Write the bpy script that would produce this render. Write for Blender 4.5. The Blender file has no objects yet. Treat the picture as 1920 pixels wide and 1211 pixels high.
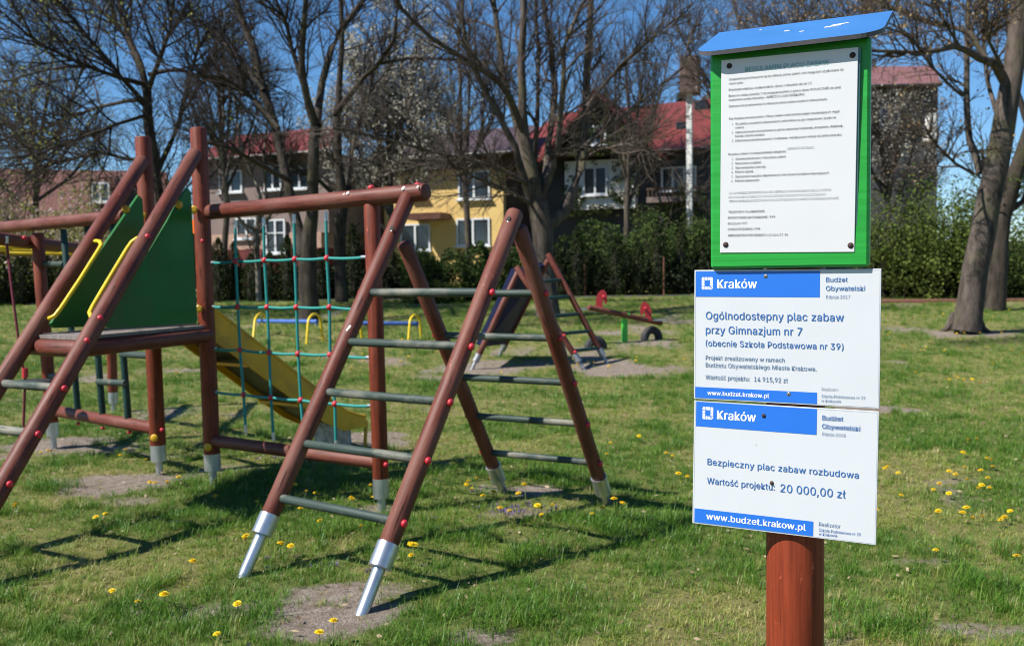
import bpy, math, random
import numpy as np
from mathutils import Vector, Matrix
random.seed(7); rng = np.random.default_rng(7)
R = math.radians
scene = bpy.context.scene
# ---------------------------------------------------------------- camera, world, sun, exposure
CAM_H = 1.52; FPX = 1790.0; PITCH = math.atan(86.9/1790); ROLL = -0.012
cam_d = bpy.data.cameras.new("camera"); cam = bpy.data.objects.new("camera", cam_d)
scene.collection.objects.link(cam); scene.camera = cam
cam_d.sensor_width = 36; cam_d.lens = 36*FPX/1920; cam_d.clip_start = .05; cam_d.clip_end = 2000
cam.matrix_world = Matrix.Translation((0, 0, CAM_H)) @ Matrix.Rotation(math.pi/2-PITCH, 4, 'X') @ Matrix.Rotation(ROLL, 4, 'Z')
cam_d.dof.use_dof = True; cam_d.dof.focus_distance = 2.15; cam_d.dof.aperture_fstop = 6.3
SUN_AZ = R(66); SUN_EL = R(49)      # azimuth measured from straight behind the camera towards its left
S = Vector((-math.sin(SUN_AZ)*math.cos(SUN_EL), -math.cos(SUN_AZ)*math.cos(SUN_EL), math.sin(SUN_EL)))
world = bpy.data.worlds.new("World"); scene.world = world; world.use_nodes = True
wn = world.node_tree; bg = wn.nodes['Background']; sky = wn.nodes.new('ShaderNodeTexSky')
sky.sky_type = 'NISHITA'; sky.sun_disc = False; sky.sun_elevation = SUN_EL
sky.sun_rotation = math.atan2(S.x, S.y); sky.altitude = 200; sky.air_density = .9; sky.dust_density = .03; sky.ozone_density = 4.5
hs = wn.nodes.new('ShaderNodeHueSaturation'); hs.inputs['Saturation'].default_value = 1.2; wn.links.new(sky.outputs[0], hs.inputs['Color']); wn.links.new(hs.outputs[0], bg.inputs[0]); bg.inputs[1].default_value = .085
sun_d = bpy.data.lights.new("sun", 'SUN'); sun = bpy.data.objects.new("sun", sun_d); scene.collection.objects.link(sun)
sun_d.energy = 5.0; sun_d.angle = R(.53); sun_d.color = (1, .955, .88)
sun.rotation_euler = S.to_track_quat('Z', 'Y').to_euler(); sun.location = S*60
vs = scene.view_settings; vs.view_transform = 'Standard'; vs.look = 'None'; vs.gamma = 1; vs.use_curve_mapping = False; vs.exposure = .72
scene.cycles.filter_width = 1.0 if hasattr(scene.cycles, 'filter_width') else 1.5
scene.cycles.max_bounces = 6; scene.cycles.transparent_max_bounces = 6

# ---------------------------------------------------------------- survey helpers (photo point + distance -> place)
_cp, _sp, _cr, _sr = math.cos(PITCH), math.sin(PITCH), math.cos(ROLL), math.sin(ROLL)
def ray(px, py):
    a = px-960; b = py-605.5
    X = (a*_cr+b*_sr)/FPX; u = -(-a*_sr+b*_cr)/FPX
    return np.array([X, _cp+u*_sp, -_sp+u*_cp])
def at(px, py, D):
    r = ray(px, py); return Vector(np.array([0, 0, CAM_H])+r*(D/r[1]))
def terr(x, y):
    return .034*np.maximum(0, np.sqrt((np.maximum(y, 13)-13)**2+4)-2)
def GT(px, py):
    r = ray(px, py); D = 10.0
    for _ in range(60):
        z = float(terr(0, D)); D = .5*D+.5*min(200, max(1, (z-CAM_H)/r[2]*r[1])) if r[2] < -1e-5 else 60
    p = at(px, py, D); p.z = float(terr(p.x, p.y)); return p
def at_z(px, py, z):
    r = ray(px, py); return Vector(np.array([0, 0, CAM_H])+r*((z-CAM_H)/r[2]))

# ---------------------------------------------------------------- object helpers
COL = scene.collection; WM = {}
def finish(o, M, parent):
    COL.objects.link(o); WM[o.name] = M.copy()
    if parent is not None:
        o.parent = parent; o.matrix_basis = WM[parent.name].inverted() @ M
    else:
        o.matrix_basis = M
    return o
def thing(name, label, cat, loc=(0, 0, 0), rz=0, group=None):
    o = bpy.data.objects.new(name, None); o.empty_display_size = .2
    finish(o, Matrix.Translation(loc) @ Matrix.Rotation(rz, 4, 'Z'), None)
    o['label'] = label; o['category'] = cat
    if group: o['group'] = group
    return o
def tag(o, label=None, cat=None, group=None, kind=None):
    for k, v in (('label', label), ('category', cat), ('group', group), ('kind', kind)):
        if v: o[k] = v
    return o
def copy_tree(o, M, parent=None):
    c = o.copy(); c.parent = None; c.matrix_parent_inverse = Matrix.Identity(4); COL.objects.link(c)
    W0 = WM[o.name]; WM[c.name] = M.copy()
    if parent is not None:
        c.parent = parent; c.matrix_basis = WM[parent.name].inverted() @ M
    else: c.matrix_basis = M
    for ch in list(o.children):
        copy_tree(ch, M @ W0.inverted() @ WM[ch.name], c)
    return c
class MB:
    def __init__(s): s.v = []; s.f = []; s.m = []
    def add(s, vs, fs, mi=0):
        n = len(s.v); s.v += [tuple(v) for v in vs]; s.f += [tuple(i+n for i in f) for f in fs]; s.m += [mi]*len(fs); return s
    def box(s, c, h, M=None, mi=0, bev=0):
        c = Vector(c); hx, hy, hz = h
        if bev <= 0:
            P = [c+Vector((x*hx, y*hy, z*hz)) for x in (-1, 1) for y in (-1, 1) for z in (-1, 1)]
            F = [(0, 1, 3, 2), (4, 6, 7, 5), (0, 4, 5, 1), (2, 3, 7, 6), (0, 2, 6, 4), (1, 5, 7, 3)]
        else:
            P = []; b = min(bev, hx*.9, hy*.9, hz*.9)
            for x in (-1, 1):
                for y in (-1, 1):
                    for z in (-1, 1):
                        P += [c+Vector((x*hx, y*(hy-b), z*(hz-b))), c+Vector((x*(hx-b), y*hy, z*(hz-b))), c+Vector((x*(hx-b), y*(hy-b), z*hz))]
            I = lambda x, y, z, k: ((x*2+y)*2+z)*3+k
            F = [[I(0, 0, 0, 0), I(0, 0, 1, 0), I(0, 1, 1, 0), I(0, 1, 0, 0)], [I(1, 0, 0, 0), I(1, 1, 0, 0), I(1, 1, 1, 0), I(1, 0, 1, 0)],
                 [I(0, 0, 0, 1), I(1, 0, 0, 1), I(1, 0, 1, 1), I(0, 0, 1, 1)], [I(0, 1, 0, 1), I(0, 1, 1, 1), I(1, 1, 1, 1), I(1, 1, 0, 1)],
                 [I(0, 0, 0, 2), I(0, 1, 0, 2), I(1, 1, 0, 2), I(1, 0, 0, 2)], [I(0, 0, 1, 2), I(1, 0, 1, 2), I(1, 1, 1, 2), I(0, 1, 1, 2)]]
            for a in (0, 1):
                for b2 in (0, 1):
                    F += [[I(a, b2, 0, 0), I(a, b2, 1, 0), I(a, b2, 1, 1), I(a, b2, 0, 1)], [I(a, 0, b2, 0), I(a, 1, b2, 0), I(a, 1, b2, 2), I(a, 0, b2, 2)], [I(0, a, b2, 1), I(1, a, b2, 1), I(1, a, b2, 2), I(0, a, b2, 2)]]
                    for d in (0, 1): F.append([I(a, b2, d, 0), I(a, b2, d, 1), I(a, b2, d, 2)])
        if M is not None: P = [M @ p for p in P]
        return s.add(P, F, mi)
    def tube(s, pts, rad, n=12, cap=True, mi=0):
        pts = [Vector(p) for p in pts]; rad = rad if hasattr(rad, '__len__') else [rad]*len(pts)
        up = None; base = len(s.v); V = []; F = []
        for i, p in enumerate(pts):
            d = (pts[min(i+1, len(pts)-1)]-pts[max(i-1, 0)])
            d = d.normalized() if d.length > 1e-9 else Vector((0, 0, 1))
            if up is None:
                up = Vector((0, 0, 1)) if abs(d.z) < .9 else Vector((1, 0, 0))
            a = d.cross(up); a.normalize(); b = a.cross(d).normalized(); up = b
            V += [p+(a*math.cos(2*math.pi*k/n)+b*math.sin(2*math.pi*k/n))*rad[i] for k in range(n)]
        for i in range(len(pts)-1):
            for k in range(n):
                k2 = (k+1) % n; F.append((i*n+k, i*n+k2, (i+1)*n+k2, (i+1)*n+k))
        if cap:
            F.append(tuple(range(n))[::-1]); F.append(tuple((len(pts)-1)*n+k for k in range(n)))
        return s.add(V, F, mi)
    def ball(s, c, r, sc=(1, 1, 1), nu=10, nv=6, M=None, mi=0):
        c = Vector(c); V = [Vector((0, 0, 1))]
        for j in range(1, nv):
            t = math.pi*j/nv
            V += [Vector((math.sin(t)*math.cos(2*math.pi*k/nu), math.sin(t)*math.sin(2*math.pi*k/nu), math.cos(t))) for k in range(nu)]
        V.append(Vector((0, 0, -1))); F = []
        for k in range(nu): F.append((0, 1+k, 1+(k+1) % nu)); F.append((len(V)-1, 1+(nv-2)*nu+(k+1) % nu, 1+(nv-2)*nu+k))
        for j in range(nv-2):
            for k in range(nu): F.append((1+j*nu+k, 1+(j+1)*nu+k, 1+(j+1)*nu+(k+1) % nu, 1+j*nu+(k+1) % nu))
        V = [Vector((v.x*sc[0], v.y*sc[1], v.z*sc[2]))*r for v in V]
        if M is not None: V = [M @ v for v in V]
        return s.add([c+v for v in V], F, mi)
    def prism(s, prof, y0, y1, M=None, mi=0):
        n = len(prof); V = [Vector((x, y0, z)) for x, z in prof]+[Vector((x, y1, z)) for x, z in prof]
        if M is not None: V = [M @ v for v in V]
        F = [tuple(range(n)), tuple(range(n, 2*n))[::-1]]+[(i, i+n, (i+1) % n+n, (i+1) % n) for i in range(n)]
        return s.add(V, F, mi)
    def mesh(s, name, mats, smooth=False):
        me = bpy.data.meshes.new(name); me.from_pydata(s.v, [], s.f); me.validate()
        for m in (mats if isinstance(mats, (list, tuple)) else [mats]): me.materials.append(m)
        if len(me.polygons) == len(s.m): me.polygons.foreach_set('material_index', s.m)
        if smooth: me.shade_smooth(); me.set_sharp_from_angle(angle=R(38))
        me.update(); return me
    def build(s, name, mats, parent=None, M=None, smooth=False):
        """vertices are world coordinates unless M (the object's own frame) is given"""
        me = s.mesh(name, mats, smooth); o = bpy.data.objects.new(name, me)
        if M is None:
            M = WM[parent.name].copy() if parent is not None else Matrix.Identity(4)
            if parent is not None: me.transform(M.inverted())
        return finish(o, M, parent)
def frame_z(a, b):
    a = Vector(a); b = Vector(b); d = (b-a).normalized()
    return Matrix.Translation(a) @ d.to_track_quat('Z', 'Y').to_matrix().to_4x4()
def log(name, a, b, r, mat, parent, n=20, rnd=.012, taper=1.0, label=None):
    """round timber between two world points, its own axis = local Z"""
    L = (Vector(b)-Vector(a)).length; M = frame_z(a, b); m = MB()
    zs = [0, rnd*.3, rnd, L*.5, L-rnd, L-rnd*.3, L]; rs = [r-rnd, r-rnd*.3, r, r*(1+taper)/2, r*taper, (r-rnd*.3)*taper, (r-rnd)*taper]
    m.tube([(0, 0, z) for z in zs], rs, n)
    o = m.build(name, mat, parent, M=M, smooth=True)
    if label: o['label'] = label
    return o
def blob(name, c, r, mat, parent, d=(0, 0, 1), sc=(1, 1, .75), n=12):
    M = Matrix.Translation(Vector(c)) @ Vector(d).to_track_quat('Z', 'Y').to_matrix().to_4x4()
    return MB().ball((0, 0, 0), r, sc, n, 8).build(name, mat, parent, M=M, smooth=True)

# ---------------------------------------------------------------- materials
def nodes(name):
    m = bpy.data.materials.new(name); m.use_nodes = True; nt = m.node_tree
    return m, nt, nt.nodes['Principled BSDF']
def mix(nt, fac, a, b, mode='MIX'):
    n = nt.nodes.new('ShaderNodeMix'); n.data_type = 'RGBA'; n.blend_type = mode; n.clamp_factor = True
    for s_, v in ((n.inputs[0], fac), (n.inputs[6], a), (n.inputs[7], b)):
        if isinstance(v, bpy.types.NodeSocket): nt.links.new(v, s_)
        elif isinstance(v, (tuple, list)): s_.default_value = (*v, 1)
        else: s_.default_value = v
    return n.outputs[2]
def noise(nt, scale, detail=4, stretch=None, rough=.55, coord='Object', dist=0, obj_random=False):
    tc = nt.nodes.new('ShaderNodeTexCoord'); n = nt.nodes.new('ShaderNodeTexNoise'); src = tc.outputs[coord]
    if stretch:
        mp = nt.nodes.new('ShaderNodeMapping'); nt.links.new(src, mp.inputs[0]); mp.inputs['Scale'].default_value = stretch; src = mp.outputs[0]
    if obj_random:
        oi = nt.nodes.new('ShaderNodeObjectInfo'); ad = nt.nodes.new('ShaderNodeVectorMath'); ad.operation = 'ADD'
        sc = nt.nodes.new('ShaderNodeVectorMath'); sc.operation = 'SCALE'; sc.inputs[3].default_value = 37.
        cb = nt.nodes.new('ShaderNodeCombineXYZ'); nt.links.new(oi.outputs['Random'], cb.inputs[0]); nt.links.new(oi.outputs['Random'], cb.inputs[2])
        nt.links.new(cb.outputs[0], sc.inputs[0]); nt.links.new(src, ad.inputs[0]); nt.links.new(sc.outputs[0], ad.inputs[1]); src = ad.outputs[0]
    nt.links.new(src, n.inputs['Vector']); n.inputs['Scale'].default_value = scale; n.inputs['Detail'].default_value = detail
    n.inputs['Roughness'].default_value = rough; n.inputs['Distortion'].default_value = dist
    return n.outputs['Fac']
def ramp(nt, src, lo, hi):
    n = nt.nodes.new('ShaderNodeMapRange'); n.inputs[1].default_value = lo; n.inputs[2].default_value = hi; nt.links.new(src, n.inputs[0]); return n.outputs[0]
def bump(nt, b, src, strength=.2, dist=.01):
    n = nt.nodes.new('ShaderNodeBump'); n.inputs['Strength'].default_value = strength; n.inputs['Distance'].default_value = dist
    nt.links.new(src, n.inputs['Height']); nt.links.new(n.outputs[0], b.inputs['Normal'])
def simple(name, col, rough=.6, var=.25, scale=6, stretch=None, bmp=.1, metal=0, col2=None, coord='Object', detail=4, spec=.5, bd=.01, lo=.35, hi=.65):
    m, nt, b = nodes(name); n = noise(nt, scale, detail, stretch, coord=coord, obj_random=(coord == 'Object'))
    c2 = col2 or tuple(max(0, c*(1-var)) for c in col)
    nt.links.new(mix(nt, ramp(nt, n, lo, hi), c2, col), b.inputs['Base Color'])
    b.inputs['Roughness'].default_value = rough; b.inputs['Metallic'].default_value = metal; b.inputs['Specular IOR Level'].default_value = spec
    if bmp: bump(nt, b, n, bmp, bd)
    return m
def timber(name, base, fade_sheen, streak, fade_sheen_amt=(.45, .75), rough=.5):
    m, nt, b = nodes(name)
    g = noise(nt, 9, 6, (9, 9, .5), .6, obj_random=True); w = noise(nt, 4, 5, (1, 1, .45), .6, obj_random=True); sp = noise(nt, 55, 3, (1, 1, .5), .6, obj_random=True)
    c = mix(nt, ramp(nt, g, .38, .66), streak, base); c = mix(nt, ramp(nt, w, *fade_sheen_amt), c, fade_sheen)
    c = mix(nt, ramp(nt, sp, .66, .76), c, tuple(min(1, x*2.0+.03) for x in base))
    ck = noise(nt, 13, 3, (7, 7, .28), .5, obj_random=True); c = mix(nt, ramp(nt, ck, .645, .675), c, tuple(x*.35 for x in streak))
    nt.links.new(c, b.inputs['Base Color']); rg = nt.nodes.new('ShaderNodeMapRange'); nt.links.new(w, rg.inputs[0]); rg.inputs[3].default_value = rough-.12; rg.inputs[4].default_value = rough+.22; nt.links.new(rg.outputs[0], b.inputs['Roughness']); b.inputs['Specular IOR Level'].default_value = .3
    ad = nt.nodes.new('ShaderNodeMath'); nt.links.new(g, ad.inputs[0]); nt.links.new(sp, ad.inputs[1]); bump(nt, b, ad.outputs[0], .25, .003)
    return m
M_log = timber('stained_timber', (.165, .040, .023), (.19, .082, .058), (.085, .020, .012), (.44, .78))  # pale patches blend weathering with sky sheen put into the colour
M_upright = timber('upright_stained_timber', (.225, .043, .018), (.235, .075, .042), (.11, .022, .011), (.5, .85))
M_post = timber('fresh_stained_timber', (.26, .045, .018), (.29, .058, .026), (.16, .026, .011), (.6, .9), .45)
M_rung = timber('grey_green_timber', (.050, .070, .060), (.21, .20, .16), (.026, .045, .037), (.50, .64), .55)
M_dkgreen = timber('dark_green_timber', (.012, .05, .045), (.03, .075, .065), (.008, .03, .028), (.5, .8), .5)
M_zinc = simple('galvanised_steel', (.62, .65, .68), .34, .35, 14, (1, 1, .4), .08, .85)
M_zinc_dull = simple('weathered_steel', (.40, .41, .42), .5, .45, 18, None, .1, .7)
M_red = simple('red_plastic_cap', (.62, .028, .045), .38, .25, 20, bmp=0)
M_yellow = simple('yellow_plastic', (.72, .42, .015), .42, .3, 14, bmp=0)
M_yelpaint = simple('yellow_paint', (.80, .56, .02), .38, .2, 10, bmp=.03)
M_slide = simple('yellow_slide_panel', (.85, .42, .006), .4, .2, 5, bmp=.02)
M_rope = simple('green_rope', (.012, .28, .25), .6, .4, 260, (1, 1, 1), .6, bd=.002)
M_redrope = simple('dark_red_rope', (.18, .012, .03), .7, .4, 200, bmp=.5, bd=.002)
M_panel = simple('green_panel', (.008, .14, .024), .5, .12, 3, bmp=.01, spec=.25)
for _m in (M_panel, M_slide):
    _nt = _m.node_tree; _b = _nt.nodes['Principled BSDF']; _src = _b.inputs['Base Color'].links[0].from_socket; _n = noise(_nt, 9, 8, (1, 1, 5), .75); _n2 = noise(_nt, 2.2, 5, None, .6)
    _c = mix(_nt, ramp(_nt, _n, .64, .74), _src, (.16, .17, .10)); _c = mix(_nt, ramp(_nt, _n2, .5, .95), _c, (.10, .10, .06)); _nt.links.new(_c, _b.inputs['Base Color'])
    _r = _nt.nodes.new('ShaderNodeMapRange'); _nt.links.new(_n2, _r.inputs[0]); _r.inputs[3].default_value = .3; _r.inputs[4].default_value = .75; _nt.links.new(_r.outputs[0], _b.inputs['Roughness'])
M_deck = simple('weathered_plywood', (.23, .20, .18), .8, .5, 12, (1, 6, 1), .2)
M_orange = simple('orange_panel', (.85, .16, .02), .4, .1, 6, bmp=0)
M_blue_slide = simple('navy_slide_panel', (.008, .014, .055), .6, .3, 4, bmp=0, spec=.2)
M_rubber = simple('black_rubber', (.03, .03, .032), .75, .4, 18, bmp=.2)
M_white_drop = simple('bird_dropping', (.75, .75, .70), .8, .25, 60, bmp=.2)
M_hole = simple('dark_bolt_hole', (.02, .012, .01), .8, .2, 20, bmp=0)
M_steel_sheet = simple('steel_chute', (.42, .42, .40), .28, .25, 6, (1, 1, 1), .04, .9)
M_horse = simple('red_painted_board', (.26, .012, .016), .45, .2, 8, bmp=0)
M_lime = simple('bright_green_post', (.06, .50, .05), .45, .15, 8, bmp=0)
M_bluebar = simple('blue_bar', (.06, .14, .42), .5, .2, 8, bmp=0)
M_boardgreen = None

# ---------------------------------------------------------------- value noise for layout
class VN:
    def __init__(s, seed): s.t = np.random.default_rng(seed).random((256, 256))
    def __call__(s, x, y, f=1.0):
        x = np.asarray(x)*f; y = np.asarray(y)*f; xi = np.floor(x).astype(int); yi = np.floor(y).astype(int); fx = x-xi; fy = y-yi
        fx = fx*fx*(3-2*fx); fy = fy*fy*(3-2*fy); t = s.t; a = t[xi % 256, yi % 256]; b = t[(xi+1) % 256, yi % 256]; c = t[xi % 256, (yi+1) % 256]; d = t[(xi+1) % 256, (yi+1) % 256]
        return (a*(1-fx)+b*fx)*(1-fy)+(c*(1-fx)+d*fx)*fy
    def fbm(s, x, y, f=1.0, o=4):
        r = 0; a = .5
        for i in range(o): r = r+a*s(x+17*i, y-9*i, f*2**i); a *= .5
        return r/(1-.5**o)
V1, V2, V3 = VN(1), VN(2), VN(3)
# bare soil patches: photo centre, half width and depth in metres, strength
_patch = [((585, 1160), .44, .18, .85), ((640, 1110), .3, .12, .8), ((210, 905), .55, .32, .85), ((420, 1140), .5, .15, .55), ((100, 832), .9, .32, 1.05), ((710, 825), .42, .4, 1.0), ((300, 775), .5, .5, .6),
          ((700, 955), .2, .18, .7), ((1000, 918), .22, .13, .85), ((925, 915), .2, .12, .6), ((915, 690), .9, .8, 1.0), ((1140, 688), 1.0, .9, 1.05), ((1235, 692), .8, .3, .6), ((1640, 765), .5, .3, .9),
          ((1700, 768), .35, .15, .8), ((1810, 625), 1.1, .7, .8), ((1540, 1195), .25, .08, .6), ((880, 1190), .2, .08, .7), ((1250, 1000), .25, .07, .6), ((1740, 1050), .3, .07, .5), ((970, 960), .3, .12, .5), ((240, 940), .3, .12, .5), ((1840, 1180), .3, .08, .5), ((680, 1140), .2, .1, .9), ((1225, 642), .7, .8, .7), ((1090, 660), 1.2, .8, .5)]
_patch = [(GT(*p), a, b, s) for p, a, b, s in _patch]
def dirt(x, y):
    x = np.asarray(x, float); y = np.asarray(y, float); w = V1.fbm(x, y, 2.2, 4)-.5; d = np.zeros_like(x)
    for c, a, b, s in _patch:
        q = np.sqrt(((x-c.x)/(a*.85))**2+((y-c.y)/(b*1.25))**2)+w*1.8
        d = np.maximum(d, s*np.clip(1.45-q*1.1, 0, 1))
    g = V2.fbm(x, y, .9, 4); d = np.maximum(d, np.clip((g-.655)*5.0, 0, .6))
    return d
def dry(x, y):
    return np.clip((V3.fbm(x, y, .95, 4)-.39)*4.2, 0, 1)

# ---------------------------------------------------------------- ground
def build_ground():
    def axis(lo, hi, step, far_lo, far_hi):
        a = list(np.arange(lo, hi, step)); s = step; v = a[-1]
        while v < far_hi: s *= 1.13; v += s; a.append(v)
        s = step; v = a[0]; pre = []
        while v > far_lo: s *= 1.13; v -= s; pre.append(v)
        return np.array(pre[::-1]+a)
    xs = axis(-5, 5, .07, -500, 500); ys = axis(3, 12, .07, -60, 700)
    X, Y = np.meshgrid(xs, ys); Z = terr(X, Y)
    near = np.clip(1-(np.hypot(X, Y-6)-6)/6, 0, 1)
    Z = Z+(V1.fbm(X, Y, 3.0, 4)-.5)*.05*near-.004
    d = dirt(X, Y); Z -= d*.006*near
    nx, ny = len(xs), len(ys); V = np.stack([X, Y, Z], -1).reshape(-1, 3)
    i = np.arange(nx*ny).reshape(ny, nx); F = np.stack([i[:-1, :-1], i[:-1, 1:], i[1:, 1:], i[1:, :-1]], -1).reshape(-1, 4)
    me = bpy.data.meshes.new('ground'); me.vertices.add(len(V)); me.vertices.foreach_set('co', V.ravel())
    me.loops.add(F.size); me.loops.foreach_set('vertex_index', F.ravel().astype(np.int32)); me.polygons.add(len(F))
    me.polygons.foreach_set('loop_start', np.arange(0, F.size, 4, dtype=np.int32)); me.update(calc_edges=True)
    for nm, val in (('dirt', d), ('dry', dry(X, Y))):
        a = me.attributes.new(nm, 'FLOAT', 'POINT'); a.data.foreach_set('value', val.ravel().astype(np.float32))
    me.shade_smooth()
    m, nt, b = nodes('soil_and_turf')
    ad = nt.nodes.new('ShaderNodeAttribute'); ad.attribute_name = 'dirt'; ay = nt.nodes.new('ShaderNodeAttribute'); ay.attribute_name = 'dry'
    n1 = noise(nt, 26, 6, rough=.7); n2 = noise(nt, 3.1, 5); n3 = noise(nt, 90, 4, rough=.7)
    grass = mix(nt, ramp(nt, n1, .35, .65), (.045, .090, .012), (.11, .165, .024))
    straw = mix(nt, ramp(nt, n3, .3, .7), (.17, .14, .05), (.36, .31, .14))
    n4 = noise(nt, 11, 6, rough=.75); soil = mix(nt, ramp(nt, n3, .35, .65), (.17, .132, .105), (.42, .36, .30)); soil = mix(nt, ramp(nt, n4, .42, .62), soil, (.20, .155, .12)); soil = mix(nt, ramp(nt, n4, .30, .42), (.36, .31, .26), soil)
    c = mix(nt, ay.outputs['Fac'], mix(nt, .3, grass, straw), mix(nt, .75, grass, straw)); 
    ma = nt.nodes.new('ShaderNodeMath'); ma.operation = 'MULTIPLY_ADD'; nt.links.new(n1, ma.inputs[0]); ma.inputs[1].default_value = .9; nt.links.new(ad.outputs['Fac'], ma.inputs[2])
    c = mix(nt, ramp(nt, ma.outputs[0], .62, .95), c, soil)
    nt.links.new(c, b.inputs['Base Color']); b.inputs['Roughness'].default_value = .95; b.inputs['Specular IOR Level'].default_value = .15
    a3 = nt.nodes.new('ShaderNodeMath'); nt.links.new(n3, a3.inputs[0]); nt.links.new(n1, a3.inputs[1]); bump(nt, b, a3.outputs[0], 1.0, .02); me.materials.append(m)
    o = bpy.data.objects.new('ground', me); finish(o, Matrix.Identity(4), None); o['kind'] = 'structure'; return o
build_ground()

# ---------------------------------------------------------------- trees
def unit(a): return a/np.maximum(1e-9, np.linalg.norm(a, axis=-1, keepdims=True))
class Tree:
    def __init__(s, seed): s.r = np.random.default_rng(seed); s.br = []      # list of (P[N,n,3], R[N,n])
    def resample(s, pts, rads, n=10):
        pts = np.array([tuple(p) for p in pts]); d = np.r_[0, np.cumsum(np.linalg.norm(np.diff(pts, axis=0), axis=1))]; t = np.linspace(0, d[-1], n)
        P = np.stack([np.interp(t, d, pts[:, k]) for k in range(3)], -1); P[1:-1] += s.r.normal(0, .012*d[-1]/n*2, (n-2, 3))
        return P, np.interp(t, d, rads), d[-1]
    def sprout(s, P, Rr, per, t0, t1, ang, L, Lj, rr, n, up=.25, wob=.12, rmin=.004):
        """P[N,m,3] parents; 'per' children each; returns child arrays"""
        N, m, _ = P.shape; K = N*per; pi = np.repeat(np.arange(N), per); t = s.r.uniform(t0, t1, K)**.9*(m-1)
        i0 = np.minimum(t.astype(int), m-2); f = (t-i0)[:, None]
        p0 = P[pi, i0]*(1-f)+P[pi, i0+1]*f; r0 = Rr[pi, i0]*(1-f[:, 0])+Rr[pi, i0+1]*f[:, 0]
        d = unit(P[pi, i0+1]-P[pi, i0]); rv = s.r.normal(size=(K, 3)); side = unit(np.cross(d, rv)); side[:, 2] *= .8
        a = s.r.normal(ang, .2, K)[:, None]; D = unit(d*np.cos(a)+side*np.sin(a)+np.array([0, 0, up*.5]))
        ln = L*s.r.uniform(1-Lj, 1+Lj, K)*(1-.45*(t/(m-1))); rad = np.minimum(r0*.75, rr*s.r.uniform(.7, 1.2, K)); rad = np.maximum(rad, rmin)
        Q = np.zeros((K, n, 3)); Q[:, 0] = p0; cur = D
        for k in range(1, n):
            cur = unit(cur+s.r.normal(0, wob, (K, 3))+np.array([0, 0, up*.13])); Q[:, k] = Q[:, k-1]+cur*(ln/(n-1))[:, None]
        W = rad[:, None]*np.linspace(1, .35, n)[None]; return Q, W
    def tubes(s, sets):
        VV = []; FF = []; base = 0
        for P, W, sides in sets:
            N, n, _ = P.shape
            d = np.zeros_like(P); d[:, 1:-1] = P[:, 2:]-P[:, :-2]; d[:, 0] = P[:, 1]-P[:, 0]; d[:, -1] = P[:, -1]-P[:, -2]; d = unit(d)
            ref = np.where(np.abs(d[..., 2:3]) < .9, np.array([0, 0, 1.]), np.array([1., 0, 0])); a = unit(np.cross(d, ref)); b = np.cross(d, a)
            th = np.arange(sides)*2*np.pi/sides
            V = P[:, :, None]+W[:, :, None, None]*(a[:, :, None]*np.cos(th)[:, None]+b[:, :, None]*np.sin(th)[:, None])
            idx = (np.arange(N*n*sides)+base).reshape(N, n, sides); nx = np.roll(idx, -1, axis=2)
            F = np.stack([idx[:, :-1], nx[:, :-1], nx[:, 1:], idx[:, 1:]], -1).reshape(-1, 4)
            VV.append(V.reshape(-1, 3)); FF.append(F); base += N*n*sides
        return np.concatenate(VV), np.concatenate(FF)
    def leaves(s, P, frac, size, spread=.05, t0=.3):
        N, n, _ = P.shape; K = int(N*frac); pi = s.r.integers(0, N, K); t = s.r.uniform(t0, 1, K)*(n-1); i0 = np.minimum(t.astype(int), n-2); f = (t-i0)[:, None]
        p = P[pi, i0]*(1-f)+P[pi, i0+1]*f+s.r.normal(0, spread, (K, 3)); return quads(s.r, p, size)
def quads(r, p, size, flat=0.0, aspect=.7):
    K = len(p); sz = size*r.uniform(.6, 1.4, K)[:, None]; a = unit(r.normal(size=(K, 3))*np.array([1, 1, 1-flat])); b = unit(np.cross(a, r.normal(size=(K, 3))))
    a = a*sz*.5; b = b*sz*.5*aspect
    V = np.stack([p-a, p-b, p+a, p+b], 1).reshape(-1, 3); F = np.arange(K*4).reshape(K, 4); return V, F
def np_mesh(name, V, F, mat, smooth=False):
    me = bpy.data.meshes.new(name); k = F.shape[1]; me.vertices.add(len(V)); me.vertices.foreach_set('co', np.ascontiguousarray(V, dtype=np.float32).ravel())
    me.loops.add(F.size); me.loops.foreach_set('vertex_index', np.ascontiguousarray(F, dtype=np.int32).ravel()); me.polygons.add(len(F))
    me.polygons.foreach_set('loop_start', np.arange(0, F.size, k, dtype=np.int32)); me.update(calc_edges=True); me.materials.append(mat)
    if smooth: me.shade_smooth()
    return me
def np_obj(name, V, F, mat, parent=None, smooth=False, M=None):
    if M is None:
        M = WM[parent.name] if parent is not None else Matrix.Identity(4)
    if parent is not None or M != Matrix.Identity(4):
        V = V-np.array(M.translation)
        R3 = np.array(M.to_3x3()); V = V @ R3
    return finish(bpy.data.objects.new(name, np_mesh(name, V, F, mat, smooth)), M.copy(), parent)
def bark_mat(name, c1, c2, sc=7):
    m, nt, b = nodes(name); n = noise(nt, sc, 6, (1, 1, .22), .7); n2 = noise(nt, 1.3, 3)
    c = mix(nt, ramp(nt, n, .35, .65), c1, c2); c = mix(nt, ramp(nt, n2, .5, .75), c, tuple(x*y for x, y in zip(c2, (.75, .9, .55)))); nt.links.new(c, b.inputs['Base Color'])
    b.inputs['Roughness'].default_value = .9; b.inputs['Specular IOR Level'].default_value = .2; bump(nt, b, n, .9, .04); return m
M_bark = bark_mat('grey_brown_bark', (.030, .024, .020), (.125, .10, .084))
M_bark2 = bark_mat('dark_bark', (.020, .016, .013), (.075, .06, .048))
M_barkpale = bark_mat('pale_bark', (.11, .095, .075), (.26, .23, .19))
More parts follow.
